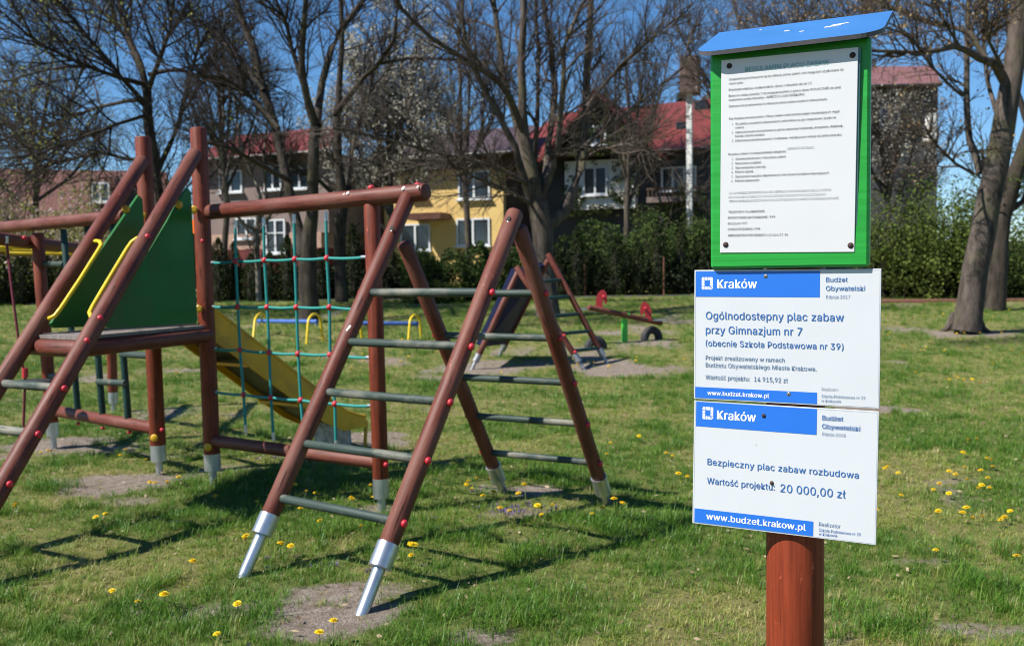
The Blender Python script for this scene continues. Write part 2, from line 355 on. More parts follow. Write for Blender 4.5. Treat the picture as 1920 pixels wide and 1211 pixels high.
M_twig = simple('twig_bark', (.105, .082, .066), .85, .45, 2.0, bmp=0, spec=.2)
M_twigd = simple('dark_twig_bark', (.055, .044, .038), .85, .45, 2.0, bmp=0, spec=.2)
def leaf_mat(name, c1, c2, tr=.35, scale=3.0, coord='Object', rough=.75):
    m, nt, b = nodes(name); g = nt.nodes.new('ShaderNodeNewGeometry'); n = noise(nt, scale, 3, coord=coord)
    ad = nt.nodes.new('ShaderNodeMath'); ad.operation = 'MULTIPLY_ADD'; nt.links.new(g.outputs['Random Per Island'], ad.inputs[0]); ad.inputs[1].default_value = .6; nt.links.new(n, ad.inputs[2])
    c = mix(nt, ramp(nt, ad.outputs[0], .45, 1.1), c1, c2); nt.links.new(c, b.inputs['Base Color']); b.inputs['Roughness'].default_value = rough; b.inputs['Specular IOR Level'].default_value = .15
    t = nt.nodes.new('ShaderNodeBsdfTranslucent'); nt.links.new(c, t.inputs[0]); ms = nt.nodes.new('ShaderNodeMixShader'); ms.inputs[0].default_value = tr
    out = nt.nodes['Material Output']; nt.links.new(b.outputs[0], ms.inputs[1]); nt.links.new(t.outputs[0], ms.inputs[2]); nt.links.new(ms.outputs[0], out.inputs[0]); return m
M_bud = leaf_mat('opening_buds', (.16, .17, .04), (.34, .36, .10))
M_tan = leaf_mat('tan_buds', (.22, .14, .07), (.42, .31, .16))
M_white = leaf_mat('white_blossom', (.36, .34, .27), (.64, .62, .52), .45)
M_pink = leaf_mat('pink_blossom', (.34, .24, .23), (.62, .50, .49))
M_thuja = leaf_mat('thuja_scale_leaves', (.010, .018, .007), (.042, .058, .016), .12)
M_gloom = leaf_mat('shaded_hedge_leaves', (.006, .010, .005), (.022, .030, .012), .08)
M_dark = leaf_mat('dark_evergreen_leaves', (.018, .035, .012), (.075, .115, .025), .2)
M_fresh = leaf_mat('fresh_green_leaves', (.045, .075, .016), (.15, .20, .042), .38)
M_ivy = leaf_mat('ivy_leaves', (.025, .04, .014), (.085, .11, .03), .2)
M_fir = leaf_mat('fir_needles', (.010, .018, .012), (.035, .05, .03), .1)

def bare_tree(name, label, limbs, seed, D, cat='tree', group=None, L1=2.0, L2=1.1, L3=.55, n1=7, n2=7, n3=6, bark=M_bark, twig=M_twig, bud=None, budf=0, buds=.05, extra=(), rmin=.0055, up=.3, base=None):
    T = Tree(seed); rings = []; main = []
    for lb in limbs:
        pts = []; rad = []; dz = 0
        for q in lb:
            d = q[3] if len(q) > 3 else 0
            pts.append(at(q[0], q[1], D+d)); rad.append(q[2]*.5*(D+d)/FPX*(.84 if seed == 101 else .76 if seed == 106 else .92))
        P, W, ln = T.resample(pts, rad, 12); main.append((P, W, ln))
    root = thing(name, label, cat, tuple(base if base is not None else main[0][0][0]), group=group)
    sets = [(P[None], W[None], 12 if W[0] > .12 else 7) for P, W, _ in main]
    V, F = T.tubes(sets); np_obj('trunk', V, F, bark, root, smooth=True)
    MP = np.stack([m[0] for m in main]); MW = np.stack([m[1] for m in main]); keep = [i for i in range(len(main)) if not (i == 0 and limbs[0][0][2] > 30 and len(limbs) > 3)]
    MP = MP[keep]; MW = MW[keep]
    n1 = int(n1*1.1); n2 = int(n2*1.1); n3 = int(n3*1.1)
    a = T.sprout(MP, MW, n1, .22, 1, .75, L1, .4, .035, 7, up, .13)
    a2 = T.sprout(MP, MW, n1*2, .25, 1, .8, L2, .4, .016, 5, up, .15)
    b = T.sprout(a[0], a[1], n2, .12, 1, .7, L2, .4, .014, 5, up, .16)
    b = (np.concatenate([b[0], a2[0]]), np.concatenate([b[1], a2[1]]))
    c = T.sprout(b[0], b[1], n3, .1, 1, .7, L3, .45, .008, 4, up, .2, rmin)
    V, F = T.tubes([(a[0], a[1], 5), (b[0], b[1], 3), (c[0], c[1], 3)]); cr = np_obj('crown', V, F, twig, root)
    if bud is not None:
        V, F = T.leaves(c[0], budf, buds); np_obj('buds' if bud in (M_bud, M_tan) else 'blossom', V, F, bud, cr)
    return root

# ================================================================ houses behind the hedge
M_glass = simple('window_glass', (.02, .028, .04), .12, .5, 1.2, bmp=0, spec=.8)
M_frame = simple('white_window_frame', (.62, .64, .66), .5, .1, 10, bmp=0)
M_wood = simple('brown_boarding', (.085, .05, .032), .8, .4, 5, (4, 1, .4), .2)
def ribbed(name, c1, c2, freq, rough=.6, axis='X'):
    m, nt, b = nodes(name); tc = nt.nodes.new('ShaderNodeTexCoord'); w = nt.nodes.new('ShaderNodeTexWave'); w.bands_direction = axis; w.inputs['Scale'].default_value = freq
    nt.links.new(tc.outputs['Object'], w.inputs[0]); n = noise(nt, 1.4, 4); c = mix(nt, ramp(nt, n, .35, .65), c2, c1); c = mix(nt, ramp(nt, w.outputs['Fac'], 0, .25), tuple(x*.55 for x in c2), c)
    nt.links.new(c, b.inputs['Base Color']); b.inputs['Roughness'].default_value = rough; bump(nt, b, w.outputs['Fac'], .6, .05); return m
M_roofred = ribbed('red_sheet_roof', (.23, .038, .030), (.17, .028, .023), 3.2)
M_roofpurple = ribbed('plum_brown_roof', (.105, .065, .07), (.06, .04, .045), 3.6)
M_rooftile = ribbed('orange_tile_roof', (.20, .075, .048), (.11, .045, .03), 4.2)
M_roofbrown = ribbed('faded_red_roof', (.27, .12, .11), (.18, .075, .07), 3.0)
def wallmat(name, c1, c2): return simple(name, c1, .9, .2, .9, col2=c2, bmp=.25, lo=.3, hi=.7, detail=6)
M_pinkwall = wallmat('pinkish_grey_render', (.23, .17, .155), (.17, .13, .118)); M_peach = wallmat('peach_render', (.44, .29, .22), (.34, .22, .17))
M_yelwall = wallmat('yellow_render', (.64, .45, .17), (.54, .37, .13)); M_whitewall = wallmat('white_render', (.86, .85, .82), (.70, .69, .66))
M_greywall = wallmat('dark_grey_render', (.075, .075, .08), (.045, .047, .05)); M_plinth = wallmat('dark_red_plinth', (.17, .03, .03), (.11, .02, .02))
M_brickred = wallmat('brick_chimney', (.16, .10, .08), (.09, .06, .055))
def boxpx(m, x0, y0, x1, y1, D, depth, mi=0, off=0):
    """a block whose front face fills this part of the facade at distance D; depth goes away from the viewer"""
    a = at((x0+x1)/2, y1, D-off); b = at((x0+x1)/2, y0, D-off); l = at(x0, (y0+y1)/2, D-off); r = at(x1, (y0+y1)/2, D-off)
    zc = (a.z+b.z)/2; xc = (l.x+r.x)/2
    return m.box((xc, D-off+depth/2, zc), (abs(r.x-l.x)/2, depth/2, abs(b.z-a.z)/2), mi=mi)
def window(parent, x0, y0, x1, y1, D, mull=1, cross=False, frame=M_frame, label=None):
    a = at(x0, y1, D); b = at(x1, y0, D); w = b.x-a.x; h = b.z-a.z; c = Vector(((a.x+b.x)/2, D, (a.z+b.z)/2)); t = .085
    m = MB(); m.box(c+Vector((0, 0, h/2-t/2)), (w/2, .06, t/2)).box(c-Vector((0, 0, h/2-t/2)), (w/2, .06, t/2))
    m.box(c+Vector((w/2-t/2, 0, 0)), (t/2, .058, h/2-t)).box(c-Vector((w/2-t/2, 0, 0)), (t/2, .058, h/2-t))
    for k in range(mull): m.box(c+Vector((w*((k+1)/(mull+1)-.5), 0, 0)), (t*.55, .055, h/2-t))
    if cross: m.box(c+Vector((0, 0, h*.1)), (w/2-t, .05, t*.35))
    f = m.build('window', frame, parent)
    MB().box(c+Vector((0, .03, 0)), (w/2-t*.9, .012, h/2-t*.9)).build('pane', M_glass, f)
    MB().box(c+Vector((0, -.09, -h/2-.04)), (w/2+.08, .10, .035)).build('sill', frame, f); return f
def roof_plane(parent, pts, mat, name='roof', th=.12):
    pts = [Vector(p) for p in pts]; n = (pts[1]-pts[0]).cross(pts[2]-pts[0]).normalized()
    if n.z < 0: n = -n
    k = len(pts); m = MB(); m.add(pts+[p-n*th for p in pts], [tuple(range(k)), tuple(range(k, 2*k))[::-1]]+[(i, (i+1) % k, (i+1) % k+k, i+k) for i in range(k)])
    o = m.build(name, mat, parent)
    if name == 'roof' and k == 4: MB().tube([pts[0]-UP*.02+Vector((0, -.06, 0)), pts[1]-UP*.02+Vector((0, -.06, 0))], .075, 8).build('gutter', M_frame_dark, o, smooth=True)
    return o
UP = Vector((0, 0, 1)); M_frame_dark = simple('dark_gutter', (.07, .06, .06), .5, .3, 5, bmp=0)
HD = 47.0
# -- orange tiled cottage at the left
h = thing('house', 'low house with orange tiled roof and a white dormer window, leftmost behind the trees', 'house', tuple(at(120, 520, HD)))
boxpx(MB(), -260, 418, 350, 600, HD, 8).build('wall', M_pinkwall, h)
a = at(-280, 422, HD-.6); b = at(352, 420, HD-.6); r0 = at(-240, 312, HD+5); r1 = at(310, 322, HD+5)
rf = roof_plane(h, [a, b, r1, r0], M_rooftile)
boxpx(MB(), 165, 335, 215, 388, HD+.5, 3).build('dormer', M_rooftile, rf); window(h, 172, 342, 205, 380, HD+.35)
# -- pinkish house with red roof
h = thing('house', 'pinkish grey house with a bright red sheet roof and peach lower wall', 'house', tuple(at(480, 520, HD)))
boxpx(MB(), 345, 292, 625, 440, HD, 9).build('wall', M_pinkwall, h); boxpx(MB(), 372, 438, 612, 467, HD, 9, off=.05).build('wall_base', M_peach, h)
boxpx(MB(), 372, 467, 612, 560, HD, 9, off=.12).build('plinth', M_plinth, h)
roof_plane(h, [at(334, 296, HD-.7), at(632, 290, HD-.7), at(606, 243, HD+4), at(388, 249, HD+4)], M_roofred)
for w in ((404, 318, 452, 360), (498, 312, 532, 358), (548, 318, 590, 358), (440, 408, 482, 448)): window(h, *w, HD-.02)
window(h, 503, 412, 542, 476, HD-.14, 1, True)
# -- yellow house with plum roof
h = thing('house', 'yellow house with plum brown roof and white framed windows', 'house', tuple(at(850, 520, HD)))
boxpx(MB(), 716, 318, 944, 560, HD, 9).build('wall', M_yelwall, h); boxpx(MB(), 690, 290, 962, 319, HD, 9, off=.05).build('upper_wall', M_wood, h)
roof_plane(h, [at(684, 292, HD-.8), at(968, 290, HD-.8), at(960, 242, HD+4), at(694, 250, HD+4)], M_roofpurple)
window(h, 860, 322, 919, 375, HD-.02); window(h, 857, 410, 919, 462, HD-.02); window(h, 748, 418, 806, 470, HD-.02); window(h, 772, 338, 800, 372, HD-.02)
boxpx(MB(), 776, 398, 842, 410, HD, 1.2, off=1.2).build('door_canopy', M_rooftile, h)
boxpx(MB(), 944, 318, 958, 560, HD, 8, off=-.4).build('side_wall', M_wood, h)
# -- white house with gable
h = thing('house', 'white rendered house with red roof and a dark ivy covered gable', 'house', tuple(at(1130, 520, HD)))
boxpx(MB(), 962, 286, 1312, 560, HD, 10, off=-.3).build('wall', M_greywall, h); boxpx(MB(), 1064, 300, 1191, 392, HD, 4, off=.25).build('bay_wall', M_whitewall, h)
roof_plane(h, [at(940, 290, HD-.8), at(1322, 286, HD-.8), at(1316, 196, HD+5.5), at(985, 208, HD+5.5)], M_roofred)
g0, g1, gt = at(1040, 290, HD-1.0), at(1245, 288, HD-1.0), at(1136, 176, HD-1.0)
m = MB(); m.prism([(g0.x, g0.z), (g1.x, g1.z), (gt.x, gt.z)], HD-1.0, HD+2.5); m.build('gable', M_wood, h)
back = Vector((0, 6.5, 0)); rt = at(1136, 166, HD-1.5)
roof_plane(h, [at(1028, 296, HD-1.5), rt, rt+back, at(1028, 296, HD-1.5)+back], M_roofred, 'gable_roof', .16); roof_plane(h, [at(1256, 294, HD-1.5), rt, rt+back, at(1256, 294, HD-1.5)+back], M_roofred, 'gable_roof', .16)
window(h, 1098, 312, 1142, 366, HD-.28); window(h, 1112, 235, 1150, 272, HD-1.05)
for (sx, sy, dd) in ((1252, 210, 4.4), (1248, 248, 2.1)):
    f = MB().box(at(sx, sy, HD+dd-.25), (.30, .28, .25)).build('skylight', M_greywall, h); MB().box(at(sx, sy, HD+dd-.25)+Vector((0, -.25, .03)), (.25, .06, .2)).build('pane', M_glass, f)
boxpx(MB(), 1226, 372, 1312, 382, HD, 1.6, off=1.4).build('balcony_slab', M_pinkwall, h)
m = MB(); boxpx(m, 1226, 355, 1312, 359, HD, .06, off=1.4)
for k in range(12): boxpx(m, 1228+k*7, 358, 1230+k*7, 373, HD, .05, off=1.39)
m.build('balcony_railing', M_wood, h); window(h, 1230, 318, 1290, 362, HD+.25, 2)
m = MB(); boxpx(m, 1303, 184, 1312, 440, HD-2.0, .3); m.build('white_pier', M_whitewall, h)
boxpx(MB(), 1296, 118, 1326, 184, HD-2.3, 1.0).build('chimney', M_brickred, h)
# -- tall grey house behind the sign
h = thing('house', 'tall dark grey house with faded red roof behind the notice board', 'house', tuple(at(1560, 520, HD+6)))
boxpx(MB(), 1345, 155, 1757, 560, HD+6, 9).build('wall', M_greywall, h)
roof_plane(h, [at(1338, 166, HD+5.1), at(1766, 158, HD+5.1), at(1752, 124, HD+10), at(1350, 128, HD+10)], M_roofbrown)
boxpx(MB(), 1742, 212, 1756, 262, HD+6, .9, off=.9).build('corner_pier', M_whitewall, h); window(h, 1650, 200, 1686, 240, HD+5.98); window(h, 1590, 200, 1626, 240, HD+5.98)

def turn(o, deg, sx):
    p = Vector((o.location.x, HD, 0)); o.matrix_basis = Matrix.Translation(p) @ Matrix.Rotation(R(deg), 4, 'Z') @ Matrix.Diagonal((sx, 1, 1, 1)) @ Matrix.Translation(-p) @ o.matrix_basis
HOUSES = [o for o in COL.objects if o.name.startswith('house') and o.parent is None]
for o in HOUSES[1:4]: turn(o, -20, 1.07)
# ---------------------------------------------------------------- kerb strip, path, fence posts
M_kerb = simple('pale_concrete', (.16, .15, .13), .9, .35, 3, bmp=.2)
M_path = simple('red_gravel_path', (.22, .085, .06), .95, .35, 5, bmp=.4)
def strip(name, A, B, w, hgt, mat, kind='structure'):
    A = Vector(A); B = Vector(B); d = (B-A).normalized(); n = Vector((-d.y, d.x, 0))*w/2; m = MB(); N = 24
    for i in range(N):
        p = A.lerp(B, i/N); q = A.lerp(B, (i+1)/N); gp = Vector((0, 0, float(terr(p.x, p.y))-p.z)); gq = Vector((0, 0, float(terr(q.x, q.y))-q.z)); u = Vector((0, 0, hgt)); dn = Vector((0, 0, -.15))
        V = [p-n+gp+dn, p+n+gp+dn, q+n+gq+dn, q-n+gq+dn, p-n+gp+u, p+n+gp+u, q+n+gq+u, q-n+gq+u]
        m.add(V, [(4, 5, 6, 7), (0, 4, 7, 3), (1, 2, 6, 5)]+([(0, 1, 5, 4)] if i == 0 else [])+([(2, 3, 7, 6)] if i == N-1 else []))
    o = m.build(name, mat); o['kind'] = kind; return o
HL = GT(0, 570); HR = GT(1300, 553)
strip('kerb', HL+Vector((-8, -.6, 0)), HR+Vector((6, -.6, 0)), .16, .05, M_kerb)
PL = GT(1640, 562)
strip('path', (PL.x-3, PL.y, 0), (PL.x+30, PL.y-.5, 0), 3.6, .02, M_path)
M_rust = simple('rusty_fence_post', (.16, .06, .04), .8, .4, 12, bmp=.2)
for i, (px, y0, y1, lb) in enumerate(((822, 488, 556, 'thin rusty fence post in front of the big dark bush'), (1097, 482, 556, 'thin rusty fence post between the narrow conifers, left one'), (1245, 484, 554, 'thin rusty fence post between the narrow conifers, nearer the notice board'), (250, 480, 566, 'thin rusty fence post seen left of the green panel'), (452, 486, 564, 'thin rusty fence post seen through the rope net'))):
    b = GT(px, y1); t = at(px, y0, b.y); m = MB(); m.tube([b+Vector((0, 0, -.1)), Vector((b.x, b.y, t.z))], .035, 8); m.ball((b.x, b.y, t.z), .045, (1, 1, .6), 8, 4)
    tag(m.build('fence_post', M_rust, smooth=True), lb, 'fence post', 'rusty posts of the boundary fence')

# ---------------------------------------------------------------- foliage builders
def foliage_obj(name, pts, size, mat, parent, flat=0., seed=0, aspect=.7):
    V, F = quads(np.random.default_rng(seed), pts, size, flat, aspect); return np_obj(name, V, F, mat, parent)
def thuja_points(r, H, W, n):
    t = r.random(n)**.85; th = r.uniform(0, 2*np.pi, n); prof = np.minimum(1, (1-t)*2.4)**.6*np.minimum(1, .55+t*3)
    lump = 1+.22*np.sin(th*3+t*9)+.15*np.sin(th*5-t*17); rad = W*.5*prof*lump*r.uniform(.55, 1.08, n)
    return np.stack([rad*np.cos(th), rad*np.sin(th), t*H], -1)
M_core = simple('dark_inner_branches', (.022, .018, .012), .95, .4, 6, bmp=.3)
protos = []
for k in range(4):
    r = np.random.default_rng(40+k); V, F = quads(r, thuja_points(r, 2.4, .85, 2600), .085, 0, .55); me = np_mesh('foliage', V, F, M_thuja)
    m = MB(); m.tube([(0, 0, -.1), (0, 0, .3), (.02, .01, 1.3), (0, 0, 1.95)], [.06, .24, .22, .02], 7); protos.append((me, m.mesh('stem', M_core)))
def thuja(px, ytop, ybot, width_px, k, label):
    b = GT(px, ybot); hh = at(px, ytop, b.y).z-b.z; sx = width_px/FPX*b.y/.85
    o = thing('conifer', label, 'conifer', tuple(b), random.uniform(0, 6.28), 'narrow conifers of the hedge row'); M = WM[o.name] @ Matrix.Diagonal((sx, sx, hh/2.4, 1))
    f = bpy.data.objects.new('foliage', protos[k][0]); finish(f, M, o); finish(bpy.data.objects.new('stem', protos[k][1]), M, f); return o
tj = [(-30, 470, 'cut off by the left edge of the photo'), (6, 478, 'at the left edge of the photo'), (42, 466, 'between the left edge and the first red-brown post'), (84, 474, 'behind the first red-brown post at the left'), (126, 468, 'behind the dark green bars at the left'),
      (168, 472, 'behind the upper end of the left ladder rail'), (208, 464, 'behind the left end of the first green panel'), (252, 470, 'behind the first green panel'), (300, 462, 'behind the second green panel, left'), (345, 468, 'behind the second green panel, right'),
      (412, 446, 'just right of the tall tower post'), (441, 453, 'behind the first upright rope of the net'), (474, 474, 'low one between the first two upright ropes'), (508, 472, 'low one right of the second upright rope'), (541, 441, 'tallest, left of the thick tree trunk'),
      (602, 466, 'right of the thick tree trunk'), (664, 418, 'tallest one, just right of the second trunk'), (700, 462, 'behind the free standing post'), (738, 470, 'behind the sloping ladder leg'),
      (1052, 470, 'right of the central tree trunk'), (1083, 432, 'tall one right of the central tree'), (1120, 474, 'low one above the first horse head'), (1156, 443, 'above the left horse head of the seesaw'), (1196, 450, 'above the right horse head of the seesaw'),
      (1234, 424, 'tall one left of the second rusty post'), (1277, 424, 'tall one nearest the notice board on its left'), (1318, 440, 'hidden partly by the left edge of the signs'), (1360, 440, 'behind the green notice board')]
for i, (px, yt, lb) in enumerate(tj):
    yb = 573-.0165*px+random.uniform(-1, 1); thuja(px, yt, yb, 34+random.uniform(-3, 7), i % 4, ('Narrow dark conifer '+lb))
def bush(name, label, px0, px1, ytop, ybot, D, n, size, mat, seed, cat='bush', lobes=9, depth=None, extra=None, dens=.75, flat=0):
    r = np.random.default_rng(seed); zt = at((px0+px1)/2, ytop, D).z; c0 = at(px0, ybot, D); c1 = at(px1, ybot, D); zb = float(terr(0, D))-.05; W = c1.x-c0.x; Hh = zt-zb; dp = depth or W*.4
    root = thing(name, label, cat, ((c0.x+c1.x)/2, D, zb)); P = []
    for k in range(lobes):
        cx = c0.x+W*(k+.5)/lobes+r.normal(0, W*.04); hh = Hh*r.uniform(.62, 1.0); w = W/lobes*r.uniform(1.1, 1.7); K = n//lobes
        d = unit(r.normal(size=(K, 3))); rad = r.uniform(dens, 1.05, K)[:, None]; q = d*rad*np.array([w, dp*.5, hh*.55]); q += np.array([cx, D+r.normal(0, dp*.15), zb+hh*.45])
        q += (np.sin(q*7.1+k)*.06); q = q[q[:, 2] > zb]; P.append(q)
    P = np.concatenate(P); foliage_obj('foliage', P, size, mat, root, flat, seed)
    T = Tree(seed+1); A = np.array([[(c0.x+W*(k+.5)/lobes, D, zb-.1), (c0.x+W*(k+.5)/lobes+r.normal(0, .1), D, zb+Hh*.5)] for k in range(lobes)])
    Rr = np.tile(np.array([.05, .03]), (lobes, 1)); a = T.sprout(A, Rr, 12, .1, 1, .7, Hh*.45, .3, .02, 5, .6, .15); V, F = T.tubes([(A, Rr, 6), (a[0], a[1], 4)]); np_obj('stem', V, F, M_twigd, root)
    if extra is not None:
        m2, cnt, s2 = extra; foliage_obj('blossom', P[r.integers(0, len(P), cnt)]+r.normal(0, .05, (cnt, 3)), s2, m2, root, 0, seed+5)
    return root
bush('bush', 'big dark evergreen bush in front of the yellow house', 776, 1000, 438, 556, 34.5, 26000, .10, M_dark, 11)
bush('bush', 'low light green bush left of the central tree, at the foot of the dark bush', 770, 850, 505, 557, 33.2, 1800, .12, M_fresh, 12, lobes=4)
bush('bush', 'yellow green bush top under the yellow house window', 748, 812, 452, 540, 36.5, 2200, .13, M_fresh, 13, lobes=4)
bush('bush', 'large green climber mass hanging over the white house wall', 1052, 1332, 392, 470, 41, 18000, .11, M_dark, 14, lobes=8, depth=2.5)
bush('bush', 'ivy mass climbing the right half of the white house', 1196, 1312, 300, 470, 44.5, 9000, .11, M_ivy, 15, lobes=5, depth=2)
iv = thing('ivy', 'thin ivy spotting the white bay wall around its window', 'ivy', tuple(at(1128, 392, HD-.4))); r_ = np.random.default_rng(77); P_ = []
for _ in range(5200):
    px_, py_ = r_.uniform(1060, 1200), 300+105*r_.random()**.7
    if 1096 < px_ < 1144 and 310 < py_ < 368: continue
    if V1.fbm(px_/14, py_/14) < .48: continue
    P_.append(tuple(at(px_, py_, HD-.42+r_.uniform(-.12, .1))))
foliage_obj('foliage', np.array(P_), .11, M_ivy, iv, 0, 7)
gv = thing('ivy', 'dense brown green ivy filling the gable under the red roof', 'ivy', tuple(at(1140, 280, HD-1.2))); P_ = []
for _ in range(5000):
    px_, py_ = r_.uniform(1045, 1240), r_.uniform(180, 292); w_ = (py_-172)/118*98
    if abs(px_-1140) > w_ or V1.fbm(px_/18, py_/18) < .42: continue
    P_.append(tuple(at(px_, py_, HD-1.1+r_.uniform(-.15, .05))))
foliage_obj('foliage', np.array(P_), .13, M_ivy, gv, 0, 8)
for o in (iv, gv): p = HOUSES[3].matrix_basis; o.matrix_basis = p @ WM[HOUSES[3].name].inverted() @ WM[o.name]
bush('bush', 'tall fresh green shrub between the notice board and the right tree', 1628, 1822, 282, 562, 33, 17000, .10, M_fresh, 16, lobes=10, depth=4, dens=.15)
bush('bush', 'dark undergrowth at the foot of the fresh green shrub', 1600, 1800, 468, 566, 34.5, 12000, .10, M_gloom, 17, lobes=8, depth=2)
bush('bush', 'dark green bush behind the right tree trunk', 1790, 2010, 420, 566, 33, 16000, .10, M_dark, 18, lobes=7, depth=3, dens=.5)
bush('bush', 'dense green shrubs continuing beyond the right photo edge', 1990, 2700, 400, 566, 34, 14000, .13, M_dark, 31, lobes=10, depth=3, dens=.4)
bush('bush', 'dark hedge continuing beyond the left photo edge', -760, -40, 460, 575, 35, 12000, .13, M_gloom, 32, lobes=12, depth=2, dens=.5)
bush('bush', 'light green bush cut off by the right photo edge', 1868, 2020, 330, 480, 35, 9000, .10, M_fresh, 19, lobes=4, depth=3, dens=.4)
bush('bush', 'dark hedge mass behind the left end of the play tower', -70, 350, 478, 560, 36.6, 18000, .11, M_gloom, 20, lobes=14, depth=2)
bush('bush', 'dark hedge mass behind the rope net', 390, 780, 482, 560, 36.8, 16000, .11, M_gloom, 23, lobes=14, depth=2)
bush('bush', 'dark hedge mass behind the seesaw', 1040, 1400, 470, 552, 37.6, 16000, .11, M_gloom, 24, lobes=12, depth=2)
bush('bush', 'olive green shrub with pinkish blossom at the left edge', -90, 235, 318, 520, 37, 30000, .09, M_bud, 21, lobes=8, depth=4, dens=.4, extra=(M_pink, 15000, .10))
bush('bush', 'loose pinkish blossoming shrub behind the ladder of the tower', 150, 330, 390, 520, 38, 9000, .10, M_ivy, 22, lobes=6, depth=4, dens=.4, extra=(M_pink, 5000, .09))

# ---------------------------------------------------------------- trees (limbs: photo x, photo y, photo thickness, depth offset)
bare_tree('tree', 'large bare tree with several upright limbs in the centre, behind the small slide', [
    [(1028, 592, 56), (1024, 540, 46), (1020, 470, 42), (1016, 420, 48), (1008, 380, 46)],
    [(1010, 395, 36), (1002, 337, 30), (986, 281, 24), (977, 197, 20), (979, 112, 17), (980, 0, 14), (984, -120, 8)],
    [(1004, 380, 26), (988, 323, 18, .5), (972, 239, 17, .8), (943, 140, 14, 1), (929, 28, 11, 1.2), (915, -90, 7, 1.4)],
    [(1000, 390, 22), (963, 267, 16, -.6), (927, 202, 13, -1), (896, 146, 11, -1.3), (870, 84, 9, -1.6), (868, -40, 6, -2)],
    [(982, 250, 16), (950, 165, 14, -1), (900, 128, 12, -2), (820, 81, 10, -3), (737, 0, 8, -4), (700, -60, 5, -5)],
    [(1022, 425, 34), (1060, 396, 28, .3), (1084, 337, 22, .6), (1098, 253, 19, .8), (1101, 140, 17, 1), (1106, 56, 15, 1), (1112, -60, 10, 1)],
    [(1018, 372, 20), (1045, 281, 14, -.5), (1053, 211, 13, -.8), (1059, 126, 11, -1), (1056, 90, 10, -1), (1073, 50, 9, -1.2), (1102, -10, 7, -1.5)],
    [(1020, 360, 18), (1031, 253, 15, 1.2), (1042, 182, 15, 1.5), (1033, 84, 13, 1.8), (1014, -20, 9, 2)],
    [(1092, 280, 10), (1125, 245, 9, 1.5), (1171, 216, 8, 2), (1213, 182, 6, 2.5), (1283, 126, 5, 3), (1297, 56, 4, 3)],
    [(1100, 200, 9), (1140, 150, 8, 0), (1180, 110, 7, -.5), (1235, 60, 5, -1), (1290, 20, 4, -1)],
    [(1000, 352, 13), (960, 326, 10, -1), (904, 306, 8, -2), (820, 289, 7, -3), (700, 255, 6, -4), (625, 240, 4, -5)],
    [(1002, 385, 9), (940, 352, 7, -1.5), (885, 330, 5, -2.5), (840, 300, 4, -3.5)],
    [(1090, 300, 8), (1130, 278, 7, -1.5), (1185, 270, 5, -2.5), (1240, 300, 3, -3.5)],
    [(1010, 500, 20, .5), (1004, 430, 17, .5), (998, 360, 14, .9), (1006, 250, 11, 1.2), (1010, 120, 8, 1.5), (1004, 0, 6, 1.5)]],
    101, 26.4, n1=11, n2=7, n3=5, L1=2.2, L2=1.25, L3=.6, base=GT(1028, 592))
bare_tree('tree', 'dark thick trunked tree rising behind the rope net, forking high', [
    [(580, 602, 44), (578, 540, 38), (576, 470, 36), (586, 393, 24), (586, 312, 23), (592, 238, 22)],
    [(592, 244, 20), (574, 180, 16, -.4), (566, 120, 14, -.6), (570, 50, 12, -.8), (578, -40, 9, -1)],
    [(570, 480, 26), (543, 366, 19, .6), (530, 300, 18, .8), (518, 238, 18, 1), (493, 168, 18, 1.2), (476, 98, 17, 1.4), (456, 42, 14, 1.6), (430, -40, 9, 1.8)],
    [(594, 236, 19), (602, 168, 15, .5), (619, 98, 14, .7), (643, 50, 12, .9), (682, 0, 9, 1.2), (720, -60, 6, 1.4)],
    [(572, 170, 11), (550, 100, 9, 0), (535, 40, 8, -.5), (500, -40, 5, -1)],
    [(545, 340, 11), (480, 305, 9, -1), (430, 275, 7, -2), (375, 268, 5, -3)],
    [(522, 240, 10), (470, 180, 8, .5), (420, 145, 7, 0), (365, 140, 5, -1)],
    [(495, 170, 9), (440, 100, 7, 2), (400, 60, 5, 2.5), (340, 20, 4, 3)]],
    102, 25.4, bark=M_bark2, twig=M_twigd, n1=10, n2=7, n3=5, L1=1.9, L2=1.1, base=GT(580, 602))
bare_tree('tree', 'second dark trunk right of the net, with a long limb leaning right', [
    [(641, 566, 28), (638, 500, 24), (636, 430, 26), (644, 380, 20), (634, 298, 17), (632, 230, 17)],
    [(632, 232, 15), (636, 168, 13), (641, 84, 11), (640, 0, 9), (636, -80, 6)],
    [(628, 215, 13), (655, 178, 12, -1), (680, 149, 11, -1.5), (709, 121, 10, -2), (737, 81, 9, -2.5), (745, 17, 7, -3), (760, -60, 5, -3)],
    [(712, 120, 7, -2), (770, 108, 6, -2.5), (850, 112, 5, -3), (900, 130, 3, -3.5)],
    [(648, 372, 12), (655, 310, 9, 1), (668, 240, 8, 1.5), (690, 190, 6, 2), (700, 120, 5, 2)],
    [(640, 380, 10), (600, 340, 8, -1), (560, 318, 6, -2), (505, 290, 5, -3)]],
    103, 33.5, bark=M_bark2, twig=M_twigd, n1=9, n2=6, n3=5, L1=2.2, L2=1.3, base=GT(641, 568))
